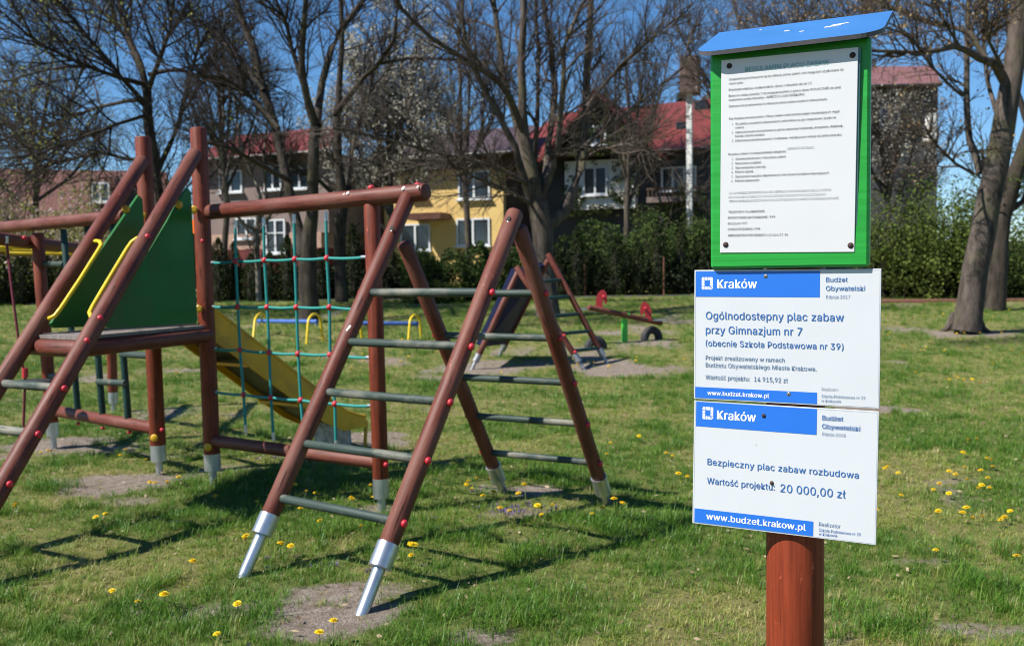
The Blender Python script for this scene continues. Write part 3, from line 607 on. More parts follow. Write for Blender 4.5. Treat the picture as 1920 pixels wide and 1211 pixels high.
bare_tree('tree', 'small pale barked tree with many thin stems in front of the pinkish house', [
    [(486, 566, 13), (484, 520, 11), (482, 475, 11), (481, 431, 11)],
    [(481, 432, 9), (489, 366, 7), (470, 320, 6, .5), (453, 284, 5, .7), (440, 190, 4, 1), (425, 110, 3, 1)],
    [(481, 432, 8), (447, 415, 6, -.5), (425, 370, 5, -.8), (415, 300, 5, -1), (420, 210, 4, -1), (405, 120, 3, -1)],
    [(484, 425, 8), (500, 380, 6, .3), (494, 300, 5, .5), (505, 200, 4, .6), (500, 110, 3, .6)],
    [(482, 430, 7), (510, 400, 5, -.5), (530, 350, 4, -.8), (548, 280, 3, -1)],
    [(470, 330, 5), (440, 300, 4, -1), (395, 250, 3, -1.2), (380, 190, 3, -1.4)]],
    104, 31, bark=M_barkpale, twig=M_twig, n1=9, n2=5, n3=4, L1=1.4, L2=.8, L3=.45, base=GT(486, 568))
bare_tree('tree', 'wide bare tree behind the tall tower posts, fanning to the left with green buds', [
    [(306, 585, 30), (303, 480, 24), (300, 400, 22), (292, 300, 20), (277, 230, 20), (276, 170, 18)],
    [(276, 176, 15), (266, 126, 13), (240, 70, 11, .5), (222, 0, 8, .8), (205, -70, 5, 1)],
    [(296, 320, 12), (320, 270, 10, .4), (336, 230, 9, .6), (350, 170, 8, .8), (365, 112, 7, 1), (395, 40, 5, 1)],
    [(278, 170, 12), (300, 110, 9, -.5), (320, 50, 8, -.8), (330, -30, 6, -1)],
    [(275, 200, 12), (240, 160, 9, -.5), (190, 100, 8, -1), (140, 40, 6, -1.5), (95, -20, 5, -2)],
    [(272, 150, 9), (230, 60, 8, 1), (180, 10, 6, 1.5), (120, -50, 4, 2)],
    [(276, 160, 11), (220, 145, 9, -1), (150, 120, 7, -2), (70, 80, 6, -3), (0, 20, 4, -4)],
    [(280, 185, 9), (235, 190, 8, .5), (170, 205, 6, 1), (100, 235, 5, 1), (20, 260, 4, 1), (-40, 270, 3, 1)],
    [(284, 215, 8), (225, 230, 7, -1), (150, 260, 6, -2), (70, 290, 4, -3), (0, 300, 3, -4)],
    [(290, 300, 9), (240, 300, 8, .5), (190, 285, 6, .5), (130, 300, 5, 1), (60, 320, 4, 1)],
    [(278, 140, 9), (330, 130, 8, 0), (380, 145, 7, 0), (430, 170, 6, 0), (470, 215, 4, 0)]],
    105, 29, bark=M_bark2, twig=M_twigd, n1=16, n2=8, n3=6, L1=3.0, L2=1.5, L3=.7, bud=M_bud, budf=.3, buds=.08, up=.15, base=GT(306, 584))
tr = bare_tree('tree', 'thick leaning tree at the right with lit bark and long limbs over the notice board', [
    [(1811, 621, 70), (1820, 560, 62), (1835, 470, 60), (1853, 380, 57), (1875, 281, 55), (1894, 170, 50), (1908, 60, 44), (1918, -60, 34)],
    [(1882, 150, 26), (1862, 118, 22, -.3), (1830, 105, 17, -.6), (1800, 86, 15, -1), (1765, 92, 13, -1.4), (1730, 100, 11, -1.8), (1640, 96, 8, -2.4), (1580, 110, 5, -3)],
    [(1850, 112, 14, -.4), (1815, 58, 13, -.2), (1780, 50, 11, 0), (1740, 44, 10, .2), (1690, 24, 9, .5), (1650, 2, 7, .8), (1600, -40, 5, 1)],
    [(1838, 325, 20, .3), (1815, 255, 16, .6), (1812, 150, 14, .8), (1814, 60, 12, 1), (1816, -40, 9, 1)],
    [(1824, 326, 8, -.2), (1790, 306, 7, -.6), (1760, 276, 6, -.9), (1738, 248, 5, -1.2)],
    [(1805, 180, 8, .7), (1770, 150, 7, .3), (1735, 110, 6, 0), (1700, 60, 5, -.5), (1660, 40, 3, -1)],
    [(1868, 210, 12, .2), (1850, 150, 10, .5), (1845, 80, 9, .8), (1850, 0, 7, 1)],
    [(1880, 128, 9, -1), (1850, 70, 8, -1.5), (1880, 20, 6, -2), (1910, -40, 5, -2)],
    [(1905, 100, 20, .2), (1945, 40, 16, .4), (1990, -30, 12, .6)],
    [(1800, 90, 7, -1), (1770, 40, 6, -1.5), (1740, -20, 5, -2)],
    [(1735, 100, 6, -1.8), (1690, 60, 5, -2.4), (1620, 40, 4, -3), (1540, 30, 3, -3.5)],
    [(1640, 96, 5, -2.4), (1560, 70, 4, -3), (1480, 60, 3, -3.6), (1400, 40, 2, -4)]],
    106, 20.3, n1=9, n2=7, n3=5, L1=1.3, L2=.8, L3=.4, bud=M_tan, budf=.8, buds=.055, base=GT(1809, 621), twig=M_twig)
# roots flare for the right tree
m = MB()
for k in range(7):
    a_ = k*.9+.3; b_ = GT(1809, 621); d_ = Vector((math.cos(a_), math.sin(a_), 0)); m.tube([b_+Vector((0, 0, .35))+d_*.2, b_+d_*.38+Vector((0, 0, .05)), b_+d_*.6+Vector((0, 0, -.06))], [.12, .06, .02], 8)
m.build('root', M_bark, tr, smooth=True)
bare_tree('tree', 'shaded trunk just behind the thick leaning tree', [
    [(1864, 580, 44), (1868, 500, 38), (1880, 400, 36), (1905, 320, 30), (1935, 230, 24), (1960, 120, 18)],
    [(1885, 400, 14), (1915, 380, 11), (1950, 350, 8)],
    [(1872, 450, 9), (1858, 400, 8), (1850, 340, 7), (1840, 280, 5)],
    [(1930, 240, 14), (1900, 150, 10), (1890, 60, 8), (1880, -20, 6)]], 107, 26.8, bark=M_bark2, twig=M_twigd, n1=8, n2=6, n3=4, L1=1.2, L2=.7, L3=.4, bud=M_fresh, budf=.6, buds=.09, base=GT(1864, 581))
def far_tree(label, px, ybot, D, stems, seed, **k):
    r = random.Random(seed); tx, ty = min(stems, key=lambda q: q[1]+abs(q[0]-px)*.3); L = [[(px, ybot, 15), (px+r.uniform(-8, 8), ybot*.7+ty*.3, 12), ((px+tx)/2+r.uniform(-10, 10), ybot*.4+ty*.6, 9), (tx, ty, 3)]]
    for sx, sy in stems:
        if (sx, sy) == (tx, ty): continue
        f = max(.12, min(.72, (ybot-sy)/(ybot-ty)*r.uniform(.35, .62))); x0 = px+(tx-px)*f*f; y0 = ybot+(ty-ybot)*f; dz = r.uniform(-2, 2)
        L.append([(x0, y0, 9*(1-f*.5)), (x0+(sx-x0)*.45+r.uniform(-6, 6), y0+(sy-y0)*.33, 6, dz*.5), (x0+(sx-x0)*.8, y0+(sy-y0)*.7, 4, dz*.8), (sx, sy, 2.5, dz)])
    return bare_tree('tree', label, L, seed, D, base=at(px, ybot, D), **k)
bw = far_tree('white blossoming tree between the net and the yellow house', 728, 560, 39, [(730, 30), (660, 110), (690, 60), (780, 90), (815, 140), (640, 200), (830, 220), (760, 50), (700, 180), (770, 200), (600, 250), (740, 130), (800, 260), (680, 280)], 110, n1=14, n2=7, n3=5, L1=2.0, L2=1.1, L3=.6, bud=M_white, budf=1.7, buds=.11, twig=M_twig)
far_tree('blossoming tree behind the notice board, white flowers above the green shrub', 1665, 560, 36, [(1640, 190), (1690, 210), (1720, 240), (1600, 180), (1670, 170), (1740, 280), (1760, 300), (1560, 200), (1650, 260)], 111, n1=12, n2=6, n3=4, L1=1.3, L2=.8, L3=.5, bud=M_white, budf=.9, buds=.08, twig=M_twig)
far_tree('thin twigged tree with reddish buds behind the notice board roof', 1440, 560, 38, [(1430, -20), (1380, 10), (1500, 0), (1340, 60), (1560, 40), (1600, 60), (1300, 90), (1470, 60), (1260, 30), (1640, -10)], 112, n1=14, n2=8, n3=5, L1=2.2, L2=1.2, L3=.6, bud=M_tan, budf=.35, buds=.06, twig=M_twig)
far_tree('slender bare tree far behind the central tree', 1180, 560, 43, [(1170, 60), (1210, 90), (1150, 120), (1230, 160), (1120, 60), (1260, 80)], 113, n1=10, n2=7, n3=5, L1=2.2, L2=1.3, L3=.7, twig=M_twigd)
far_tree('bare tree far behind, between the blossom tree and the central tree', 880, 560, 43, [(880, 40), (840, 80), (920, 70), (810, 140), (950, 150), (860, -10)], 114, n1=11, n2=7, n3=5, L1=2.2, L2=1.3, L3=.7, twig=M_twigd)
far_tree('green budding tree far left behind the house roof', 60, 560, 40, [(60, 170), (-20, 190), (130, 180), (-60, 240), (190, 250), (20, 110), (100, 100), (-50, 120), (160, 110)], 115, n1=11, n2=6, n3=4, L1=3.0, L2=1.5, L3=.7, twig=M_twig, bud=M_bud, budf=.9, buds=.09)
far_tree('thin bare tree far behind the tall tower posts', 420, 560, 42, [(420, 60), (380, 100), (460, 90), (350, 160), (500, 130), (400, 0), (440, 10)], 116, n1=8, n2=5, n3=4, L1=2.3, L2=1.3, L3=.7, twig=M_twigd)
# dark fir peeking over the red roof, and one behind the right trunk
def fir(label, px, ytop, ybot, wpx, D, seed):
    r = np.random.default_rng(seed); t = at(px, ytop, D); b = at(px, ybot, D); Hh = t.z-b.z; n = 5000; q = r.random(n); th = r.uniform(0, 2*np.pi, n); W = wpx/FPX*D*.5
    ring = np.clip(q+r.normal(0, .012, n), 0, 1); rr = W*(1.03-ring)*np.sqrt(r.random(n))*(1+.35*np.sin(th*5+np.floor(q*22)*2.3)); P = np.stack([rr*np.cos(th)+b.x, rr*np.sin(th)+D, b.z+ring*Hh-rr*.35], -1)
    o = thing('fir_tree', label, 'fir tree', (b.x, D, b.z)); foliage_obj('foliage', P, .30, M_fir, o, .4, seed, .35); m = MB(); m.tube([b, t], [.16, .02], 7); m.build('trunk', M_bark2, o); return o
fir('dark pointed fir showing above the red roof, left of the notice board', 1284, 120, 420, 95, 58, 5)

# ================================================================ the big play set (bolted together, so one thing)
def on_plane(px, py, P0, P1, off=0.0):
    """where the sight line meets the upright plane through two ground points"""
    P0 = Vector(P0); d = Vector((P1[0]-P0.x, P1[1]-P0.y, 0)).normalized(); n = Vector((-d.y, d.x, 0)); r = Vector(ray(px, py)); C = Vector((0, 0, CAM_H))
    return C+r*((n.dot(P0-C)+off)/n.dot(r))
GP = lambda px, py: at_z(px, py, 0)
Pa, Pb, Pm, Pd, Pe = GP(400, 907), GP(299, 888), GP(716, 962), GP(101, 838), GP(213, 772)
play = thing('climbing_frame', 'large red-brown timber play set with ladder, rope net, green panels and yellow slide', 'climbing frame', (-1.6, 6.4, 0))
UP = Vector((0, 0, 1))
def post(px0, py0, px1, py1, foot, r, mat=M_upright, zlog=.21, zcol=.10, name='post', gz=0):
    """timber post on a steel shoe: foot = ground point, top = photo point at the same distance"""
    top = at(px1, py1, foot.y); d = top-foot; a = foot+d*((zlog-gz)/d.z); c = foot+d*((zcol-gz)/d.z); o = log(name, a, top, r, mat, play)
    m = MB(); L = (a-c).length; m.tube([(0, 0, 0), (0, 0, .004), (0, 0, L-.003), (0, 0, L+.02)], [r*.93, r*1.0, r*1.02, r*1.02], 20); sh = m.build('metal_shoe', M_zinc, o, M=frame_z(c, a), smooth=True)
    MB().tube([foot-d.normalized()*.12, c+d.normalized()*.01], .028, 14).build('ground_pipe', M_zinc, o, smooth=True); return o, foot, top
RED = dict(d=(.8, -.55, 0))
pa = post(400, 907, 372, 240, Pa, .060); pb = post(299, 888, 268, 257, Pb, .060); pm = post(716, 962, 697, 382, Pm, .052); pd_ = post(101, 838, 70, 437, Pd, .055)
pe = post(213, 772, 203, 452, Pe, .055)
for px, py, P in ((390, 838, Pa), (289, 821, Pb)): blob('yellow_cap', at(px, py, P.y-.065), .030, M_yellow, play, (.1, -1, 0), (1, 1, .3))
for px, py, P in ((304, 806, Pb), (724, 871, Pm), (380, 452, Pa)): blob('red_cap', at(px, py, P.y-.05), .017, M_red, play, (.5, -1, 0))
# beams
B0, B1 = at(392, 398, Pa.y-.05), at(800, 360, 5.84)
log('beam', B0, B1, .055, M_log, play, rnd=.016)
log('beam', at(398, 826, Pa.y), at(712, 867, Pm.y), .045, M_log, play)
for px, py in ((696, 352), (783, 347)): blob('red_cap', at(px, py, 6.1 if px < 700 else 5.9), .022, M_red, play)
# near climbing ladder and the rear ladder of the A frame
U = Vector((.8271, -.5621, 0)); V_ = Vector((.5621, .8271, 0))
def leg(foot_px, top_px, Dtop, r=.049, zlog=.30, zcol=.19):
    f = GP(*foot_px); t = at(*top_px, Dtop); d = t-f; a = f+d*(zlog/d.z); c = f+d*(zcol/d.z); o = log('ladder_leg', a, t, r, M_log, play, rnd=.02)
    L = (a-c).length; MB().tube([(0, 0, 0), (0, 0, .004), (0, 0, L-.003), (0, 0, L+.012)], [r*1.02, r*1.12, r*1.13, r*1.13], 24).build('metal_shoe', M_zinc, o, M=frame_z(c, a), smooth=True)
    MB().tube([f-d.normalized()*.12, c+d.normalized()*.01], .031, 16).build('ground_pipe', M_zinc, o, smooth=True); return f, t
LNL = leg((459, 1074), (767, 366), 5.90, zlog=.262, zcol=.175); LNR = leg((682, 1141), (967, 397), 5.42, zlog=.25, zcol=.16)
LRL = leg((944, 922), (757, 455), 5.86, .047, .20, .09); LRR = leg((1139, 946), (972, 425), 5.42, .047, .20, .09)
def zpt(l, z): return l[0]+(l[1]-l[0])*(z/(l[1].z-l[0].z))
for z in (.353, .622, .888, 1.158, 1.436):
    a, b = zpt(LNL, z), zpt(LNR, z); d = (b-a).normalized(); log('rung', a+d*.03, b-d*.03, .0235, M_rung, play, n=16, rnd=.006)
    blob('red_cap', b+d*.050+Vector((0, -.012, 0)), .0195, M_red, play, d); blob('red_cap', a-d*.049, .0195, M_red, play, -d)
for z in (.312, .585, .863, 1.148, 1.42):
    a, b = zpt(LRL, z), zpt(LRR, z); d = (b-a).normalized(); log('rung', a+d*.03, b-d*.03, .0225, M_rung, play, n=16, rnd=.006)
    blob('red_cap', b+d*.046+Vector((0, -.01, 0)), .0195, M_red, play, d); blob('red_cap', a-d*.047, .0195, M_red, play, -d)
for px, py, D in ((1118, 893, LRR[0].y-.10), (927, 871, LRL[0].y-.11)): blob('yellow_cap', at(px, py, D), .030, M_yellow, play, (-.1, -1, .5), (1, 1, .3))
for px, py, D in ((735, 428, 5.72), (953, 411, 5.34)):
    hN = (V_*-1+Vector((0, 0, .5))).normalized(); blob('bolt_hole', at(px, py, D), .015, M_hole, play, hN, (1, 1.3, .25)); blob('bolt', at(px-1, py+5, D-.004), .007, M_zinc, play, hN)
for px, py, D, r in ((651, 618, 5.2, .006), (655, 613, 5.2, .008), (756, 353, 5.93, .010), (652, 362, 6.2, .009), (645, 364, 6.22, .006), (783, 350, 5.85, .006)): blob('bird_dropping', at(px, py, D-.048), r, M_white_drop, play, (-.3, -.7, .8), (1, 1.8, .3))
# rope net between tower post and free post
net_top = [(441, 413), (494, 408), (551, 402), (611, 397)]; net_bot = [(461, 812), (513, 826), (571, 834), (630, 842)]
net_mid = [[(442, 490), (496, 488), (553, 486), (613, 484)], [(446, 575), (501, 576), (556, 576), (618, 576)], [(450, 656), (505, 661), (559, 663), (619, 665)], [(457, 740), (508, 745), (564, 750), (628, 757)]]
NP = lambda px, py, off=0: on_plane(px, py, Pa, Pm, off)
def sagline(pts, k=4, sag=.004):
    out = []
    for a, b in zip(pts[:-1], pts[1:]):
        for i in range(k): t = i/k; q = a.lerp(b, t); q.z -= sag*math.sin(math.pi*t); out.append(q)
    return out+[pts[-1]]
for i in range(4):
    pts = [NP(*net_top[i])]+[NP(*net_mid[j][i]) for j in range(4)]+[NP(*net_bot[i])]
    MB().tube(sagline(pts), .010, 10).build('net_rope', M_rope, play, smooth=True)
    for p, q in ((pts[0], pts[1]), (pts[-1], pts[-2])): MB().tube([p, p+(q-p).normalized()*.06], .012, 10).build('ferrule', M_zinc, play, smooth=True)
for j, (l, r_) in enumerate((((392, 493), (690, 482)), ((394, 575), (700, 580)), ((396, 654), (700, 671)), ((398, 734), (702, 761)))):
    pts = [NP(*l)]+[NP(*q) for q in net_mid[j]]+[NP(*r_)]
    MB().tube(sagline(pts, 5, .007), .010, 10).build('net_rope', M_rope, play, smooth=True)
    for p, q in ((pts[0], pts[1]), (pts[-1], pts[-2])): MB().tube([p, p+(q-p).normalized()*.055], .012, 10).build('ferrule', M_zinc, play, smooth=True)
    for q in net_mid[j]: blob('net_clamp', NP(*q, -.004), .021, M_red, play, (.3, -1, 0), (1, 1, .9))
# tower deck, ladder rails, panels
ZD = 1.19; C1, C0 = at_z(147, 631, ZD), at_z(60, 627, ZD); PA = Vector((Pa.x, Pa.y, ZD)); PB = Vector((Pb.x, Pb.y, ZD))
m = MB(); q = [C0, C1, PA+Vector((0, 0, 0)), PB]; dn = Vector((0, 0, -.022)); m.add(q+[p+dn for p in q], [(0, 1, 2, 3), (7, 6, 5, 4), (0, 4, 5, 1), (1, 5, 6, 2), (2, 6, 7, 3), (3, 7, 4, 0)]); m.build('deck', M_deck, play)
dn = Vector((0, 0, -.078)); ex = (C1-C0).normalized()*.06
log('deck_beam', C0+dn-ex, C1+dn+ex*.4, .052, M_log, play); log('deck_beam', C1+dn+Vector((0, .05, 0)), PA+dn, .052, M_log, play); log('deck_beam', C0+dn+Vector((0, .05, 0)), PB+dn, .052, M_log, play); log('deck_beam', PB+dn, PA+dn, .05, M_log, play)
def rail(T, K):      # from the post top down through the deck edge to the ground
    d = K-T; return T, T+d*((T.z+.02)/(-d.z))
T1, E1 = rail(at(367, 287, Pa.y-.07), at(161, 641, C1.y-.06)); T2, E2 = rail(at(268, 300, Pb.y-.07), at(53, 636, C0.y-.06))
for T, E in ((T1, E1), (T2, E2)):
    o = log('ladder_rail', E+(T-E)*.11, T, .053, M_log, play, rnd=.02); a = E+(T-E)*.07; b = E+(T-E)*.11
    MB().tube([a, b], .056, 20).build('metal_shoe', M_zinc, o, smooth=True); MB().tube([E+(E-T).normalized()*.1, a], .03, 12).build('ground_pipe', M_zinc, o, smooth=True)
def on_line_y(A, B, py):     # point of the 3-D line A-B that shows at photo height py
    lo, hi = 0., 1.
    for _ in range(40):
        t = (lo+hi)/2; P = A.lerp(B, t); z = P.z-CAM_H; dd = P.y*_cp-z*_sp; uu = P.y*_sp+z*_cp; X = FPX*P.x/dd; Y = -FPX*uu/dd; yy = 605.5+X*_sr+Y*_cr
        if yy < py: lo = t
        else: hi = t
    return A.lerp(B, (lo+hi)/2)
E1b = T1+(E1-T1)*1.25
for py in (447, 599, 641): p = on_line_y(T1, E1, py); blob('red_cap', p+Vector((.028, -.045, .01)), .019, M_red, play, (.5, -1, .2))
for py in (727, 812, 905):
    p = on_line_y(T1, E1, py); t = (T2.z-p.z)/(T2.z-E2.z); q = T2.lerp(E2, t); d = (p-q).normalized(); log('rung', q+d*.03, p-d*.03, .026, M_rung, play, n=16, rnd=.006)
    blob('red_cap', p+d*.056+Vector((0, -.01, 0)), .019, M_red, play, d)
# the yellow hand rails hug the inner sides of both ladder rails
nrm = (T1-E1).cross(T2-T1).normalized()
if nrm.y > 0: nrm = -nrm
def on_rails(px, py, off=.02):
    r = Vector(ray(px, py)); C = Vector((0, 0, CAM_H)); return C+r*((nrm.dot(T1+nrm*off-C))/nrm.dot(r))
for pts in ([(84, 598), (93, 597), (103, 592), (114, 578), (150, 524), (184, 470), (190, 460), (187, 453), (180, 452), (172, 456)], [(178, 598), (171, 594), (168, 586), (174, 574), (206, 520), (238, 467), (247, 454), (257, 447), (266, 446)]):
    MB().tube([on_rails(*p) for p in pts], .0135, 12).build('handrail', M_yelpaint, play, smooth=True)
def panel(pts, P0, P1, off, name='side_panel'):
    d = Vector((P1[0]-P0[0], P1[1]-P0[1], 0)).normalized(); n = Vector((-d.y, d.x, 0))*.009; Q = [on_plane(x, y, P0, P1, off) for x, y in pts]; k = len(Q)
    MB().add([p-n for p in Q]+[p+n for p in Q], [tuple(range(k)), tuple(range(k, 2*k))[::-1]]+[(i, i+k, (i+1) % k+k, (i+1) % k) for i in range(k)]).build(name, M_panel, play)
panel([(349, 352), (356, 360), (368, 600), (366, 606), (206, 616), (197, 612), (195, 606)], C1, Pa, 0); panel([(258, 366), (265, 374), (282, 600), (280, 607), (102, 615), (96, 612), (94, 606)], C0, Pb, 0)
for px, py, D in ((363, 393, Pa.y-.09), (372, 579, Pa.y-.09), (267, 404, Pb.y-.09), (335, 384, Pa.y-.35), (221, 580, 6.35), (236, 392, Pb.y-.35), (190, 470, 6.9)):
    M = Matrix.Translation(at(px, py, D)) @ Vector((.3, -1, .1)).to_track_quat('Z', 'Y').to_matrix().to_4x4(); MB().tube([(0, 0, -.02), (0, 0, .012), (0, 0, .02)], [.030, .030, .018], 6).build('panel_bracket', M_yellow, play, M=M)
# arch over the slide entry and the slide itself
ub = (Pa-Pb).normalized(); vb = Vector((-ub.y, ub.x, 0)); mid = (Pa+Pb)/2; W = (Pa-Pb).length/2-.05; m = MB(); K = 14; ring = []
for i in range(K+1):
    a = math.pi*i/K
    for rr in (W, W-.09):
        for yy in (.05, .068): ring.append(mid+ub*(-math.cos(a)*rr)+Vector((0, 0, 1.72+math.sin(a)*rr*.95))+vb*yy)
F = []
for i in range(K):
    b = i*4; F += [(b, b+1, b+5, b+4), (b+2, b+6, b+7, b+3), (b, b+4, b+6, b+2), (b+1, b+3, b+7, b+5)]
m.add(ring, F+[(0, 2, 3, 1), (K*4, K*4+1, K*4+3, K*4+2)])
for s_ in (-1, 1): m.box((0, 0, 0), (.045, .009, .30), M=Matrix.Translation(mid+ub*s_*(W-.045)+vb*.059+UP*1.43) @ Matrix.Rotation(math.atan2(ub.y, ub.x), 4, 'Z'))
m.build('entry_arch', M_orange, play)
SL = lambda s, w, z: Pa+ub*w+vb*s+UP*z
def swall(w, name='slide_wall'):
    prof_t = [(0, 1.30), (.10, 1.29), (1.30, .45), (1.44, .36), (1.58, .31), (1.66, .29)]; prof_b = [(1.66, .20), (1.40, .20), (1.16, .31), (0.05, 1.09), (0, 1.10)]; pr = prof_t+prof_b; k = len(pr)
    m = MB(); m.add([SL(s, w-.012, z) for s, z in pr]+[SL(s, w+.012, z) for s, z in pr], [tuple(range(k)), tuple(range(k, 2*k))[::-1]]+[(i, i+k, (i+1) % k+k, (i+1) % k) for i in range(k)]); o = m.build(name, M_slide, play)
    MB().tube([SL(s, w, z+.004) for s, z in prof_t], .017, 10).build('slide_rim', M_slide, o, smooth=True)
swall(-.06); swall(-.56)
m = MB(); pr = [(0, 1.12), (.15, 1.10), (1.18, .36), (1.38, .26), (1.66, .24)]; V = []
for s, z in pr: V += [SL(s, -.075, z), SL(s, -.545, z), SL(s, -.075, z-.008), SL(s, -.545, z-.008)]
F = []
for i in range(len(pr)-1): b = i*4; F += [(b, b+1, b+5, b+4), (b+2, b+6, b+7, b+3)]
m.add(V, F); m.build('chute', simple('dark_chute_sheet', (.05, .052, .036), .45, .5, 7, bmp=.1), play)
for s, z in ((.42, .87), (.92, .50)):
    MB().box((0, 0, 0), (.245, .03, .012), M=Matrix.Translation(SL(s, -.31, z-.02)) @ Matrix.Rotation(math.atan2(ub.y, ub.x), 4, 'Z')).build('cross_bar', M_slide, play)
rz = Matrix.Rotation(math.atan2(ub.y, ub.x), 4, 'Z')
MB().box((0, 0, 0), (.235, .012, .115), M=Matrix.Translation(SL(1.50, -.31, .125)) @ rz, bev=.01).build('slide_foot', M_zinc_dull, play)
m = MB(); m.tube([SL(1.66, -.555, .02), SL(1.68, -.555, .24), SL(1.68, -.53, .27), SL(1.68, -.09, .27), SL(1.68, -.065, .24), SL(1.66, -.065, .02)], .016, 10); m.build('end_rim', M_slide, play, smooth=True)
MB().box((0, 0, 0), (.235, .085, .010), M=Matrix.Translation(SL(1.58, -.31, .225)) @ rz).build('end_plate', M_rubber, play)
# climbing wall of the left wing
WB0, WB1 = at(-75, 434, 9.75), at(236, 405, 7.62); WP = lambda px, py, off=0: on_plane(px, py, Pd, Pb, off)
log('beam', WB0, WB1, .055, M_log, play); log('beam', WP(98, 769), WP(290, 803), .05, M_log, play)
bars = [((119, 430), (146, 772)), ((164, 424), (193, 782)), ((212, 416), (241, 790))]
for a, b in bars: log('climbing_bar', WP(*b), WP(*a), .028, M_dkgreen, play, n=14, rnd=.004)
for a, b in (((76, 495), (120, 496)), ((92, 705), (140, 707)), ((148, 660), (182, 661)), ((184, 716), (236, 718)), ((229, 664), (286, 667))): log('climbing_rung', WP(*a, -.02), WP(*b, -.02), .027, M_rung, play, n=14, rnd=.004)
for px, py in ((9, 420), (68, 413), (117, 409), (164, 405)): blob('red_cap', WP(px, py), .022, M_red, play)
for px, py in ((147, 794), (193, 802), (243, 810)): blob('red_cap', WP(px, py), .02, M_red, play, (0, -.3, -1))
RL0, RL1 = at(-30, 444, 7.9), at(203, 473, Pe.y)
log('overhead_rail', RL0, RL1, .058, M_log, play)
off = Vector((-.78, -.12, 0)); log('overhead_rail', RL0+off, RL1+off, .058, M_log, play)
for px, py in ((6, 456), (58, 464), (112, 470), (148, 476)):
    t = (px+30)/233; D = 7.9*Pe.y/(Pe.y+(7.9-Pe.y)*t); a = at(px, py, D); log('overhead_rung', a+Vector((-.72, -.11, .02)), a, .020, M_yelpaint, play, n=12, rnd=.005)
for px, py in ((52, 447), (105, 455)): blob('red_cap', at(px, py, 8.6 if px < 60 else 9.4)+Vector((0, -.06, 0)), .02, M_red, play, (.4, -1, 0))
o = MB().tube([at(12, 450, 8.2), at(22, 540, 8.15), (at(35, 640, 8.1)), at(47, 712, 8.1), at(44, 800, 8.1)], .011, 10).build('climbing_rope', M_redrope, play, smooth=True)
MB().tube([at(47, 690, 8.1), at(47, 708, 8.1)], .024, 10).build('rope_knot', M_red, o); MB().tube([at(12, 443, 8.2), at(12, 458, 8.2)], .017, 10).build('ferrule', M_zinc, o)
m = MB(); c = at(62, 719, 8.05); m.tube([c-UP*.03, c-UP*.02, c+UP*.02, c+UP*.03], [.13, .145, .145, .13], 24); m.build('disc_seat', M_rubber, o, smooth=True)

# ================================================================ notice board on its post
M_boardgreen, nt, b = nodes('glossy_green_board')
g = noise(nt, 8, 6, (.25, 1, 9), .5); g2 = noise(nt, 3, 3)
nt.links.new(mix(nt, ramp(nt, g, .35, .7), (.008, .245, .022), (.013, .31, .034)), b.inputs['Base Color']); b.inputs['Roughness'].default_value = .42; bump(nt, b, g, .5, .002)
M_paper = simple('laminated_paper', (.60, .605, .62), .38, .05, 7, bmp=.03, lo=.2, hi=.8, spec=.3); M_sign = simple('white_sign_plate', (.555, .575, .605), .42, .05, 9, bmp=.02, lo=.2, hi=.8)
M_blue = simple('blue_print', (.014, .145, .60), .4, .06, 6, bmp=0); M_ink = simple('blue_lettering', (.03, .13, .38), .5, .05, 6, bmp=0); M_inkg = simple('grey_blue_lettering', (.13, .21, .34), .5, .05, 6, bmp=0)
M_inkw = simple('white_lettering', (.78, .79, .80), .5, .03, 6, bmp=0); M_black = simple('faded_black_lettering', (.02, .02, .024), .6, .2, 30, bmp=0); M_faint = simple('nearly_faded_lettering', (.56, .57, .58), .6, .05, 30, bmp=0)
M_teal = simple('faded_teal_lettering', (.15, .38, .37), .6, .1, 30, bmp=0); M_glassedge = simple('acrylic_backing', (.05, .13, .13), .2, .2, 10, bmp=0); M_rivet = simple('rusty_brown_rivet', (.045, .018, .014), .7, .5, 60, bmp=.3)
M_hairline = simple('grey_border_print', (.42, .44, .48), .5, .1, 10, bmp=0); M_roofblue = simple('blue_roof_sheet', (.05, .185, .46), .36, .12, 6, bmp=.02); M_roofedge = simple('grey_sheet_edge', (.10, .095, .11), .6, .3, 10, bmp=0)
M_screw = simple('screw_steel', (.35, .33, .30), .4, .5, 50, metal=.6)
SF = Matrix.Translation((.6254, 2.1574, 0)) @ Matrix.Rotation(R(-26.6), 4, 'Z')
sp = thing('notice_board', 'green playground notice board with blue roof and two white plates on a red-brown post', 'notice board', (.6254, 2.1574, 0), R(-26.6))
def L(x, y, z): return SF @ Vector((x, y, z))
log('post', L(.004, .067, -.15), L(.004, .067, 2.01), .0655, M_post, sp, n=48, rnd=.004)
m = MB(); m.box((0, 0, 0), (.1735, .0135, .246), bev=.006)
m.build('board', M_boardgreen, sp, M=SF @ Matrix.Translation((.0, -.0065, 1.778)))
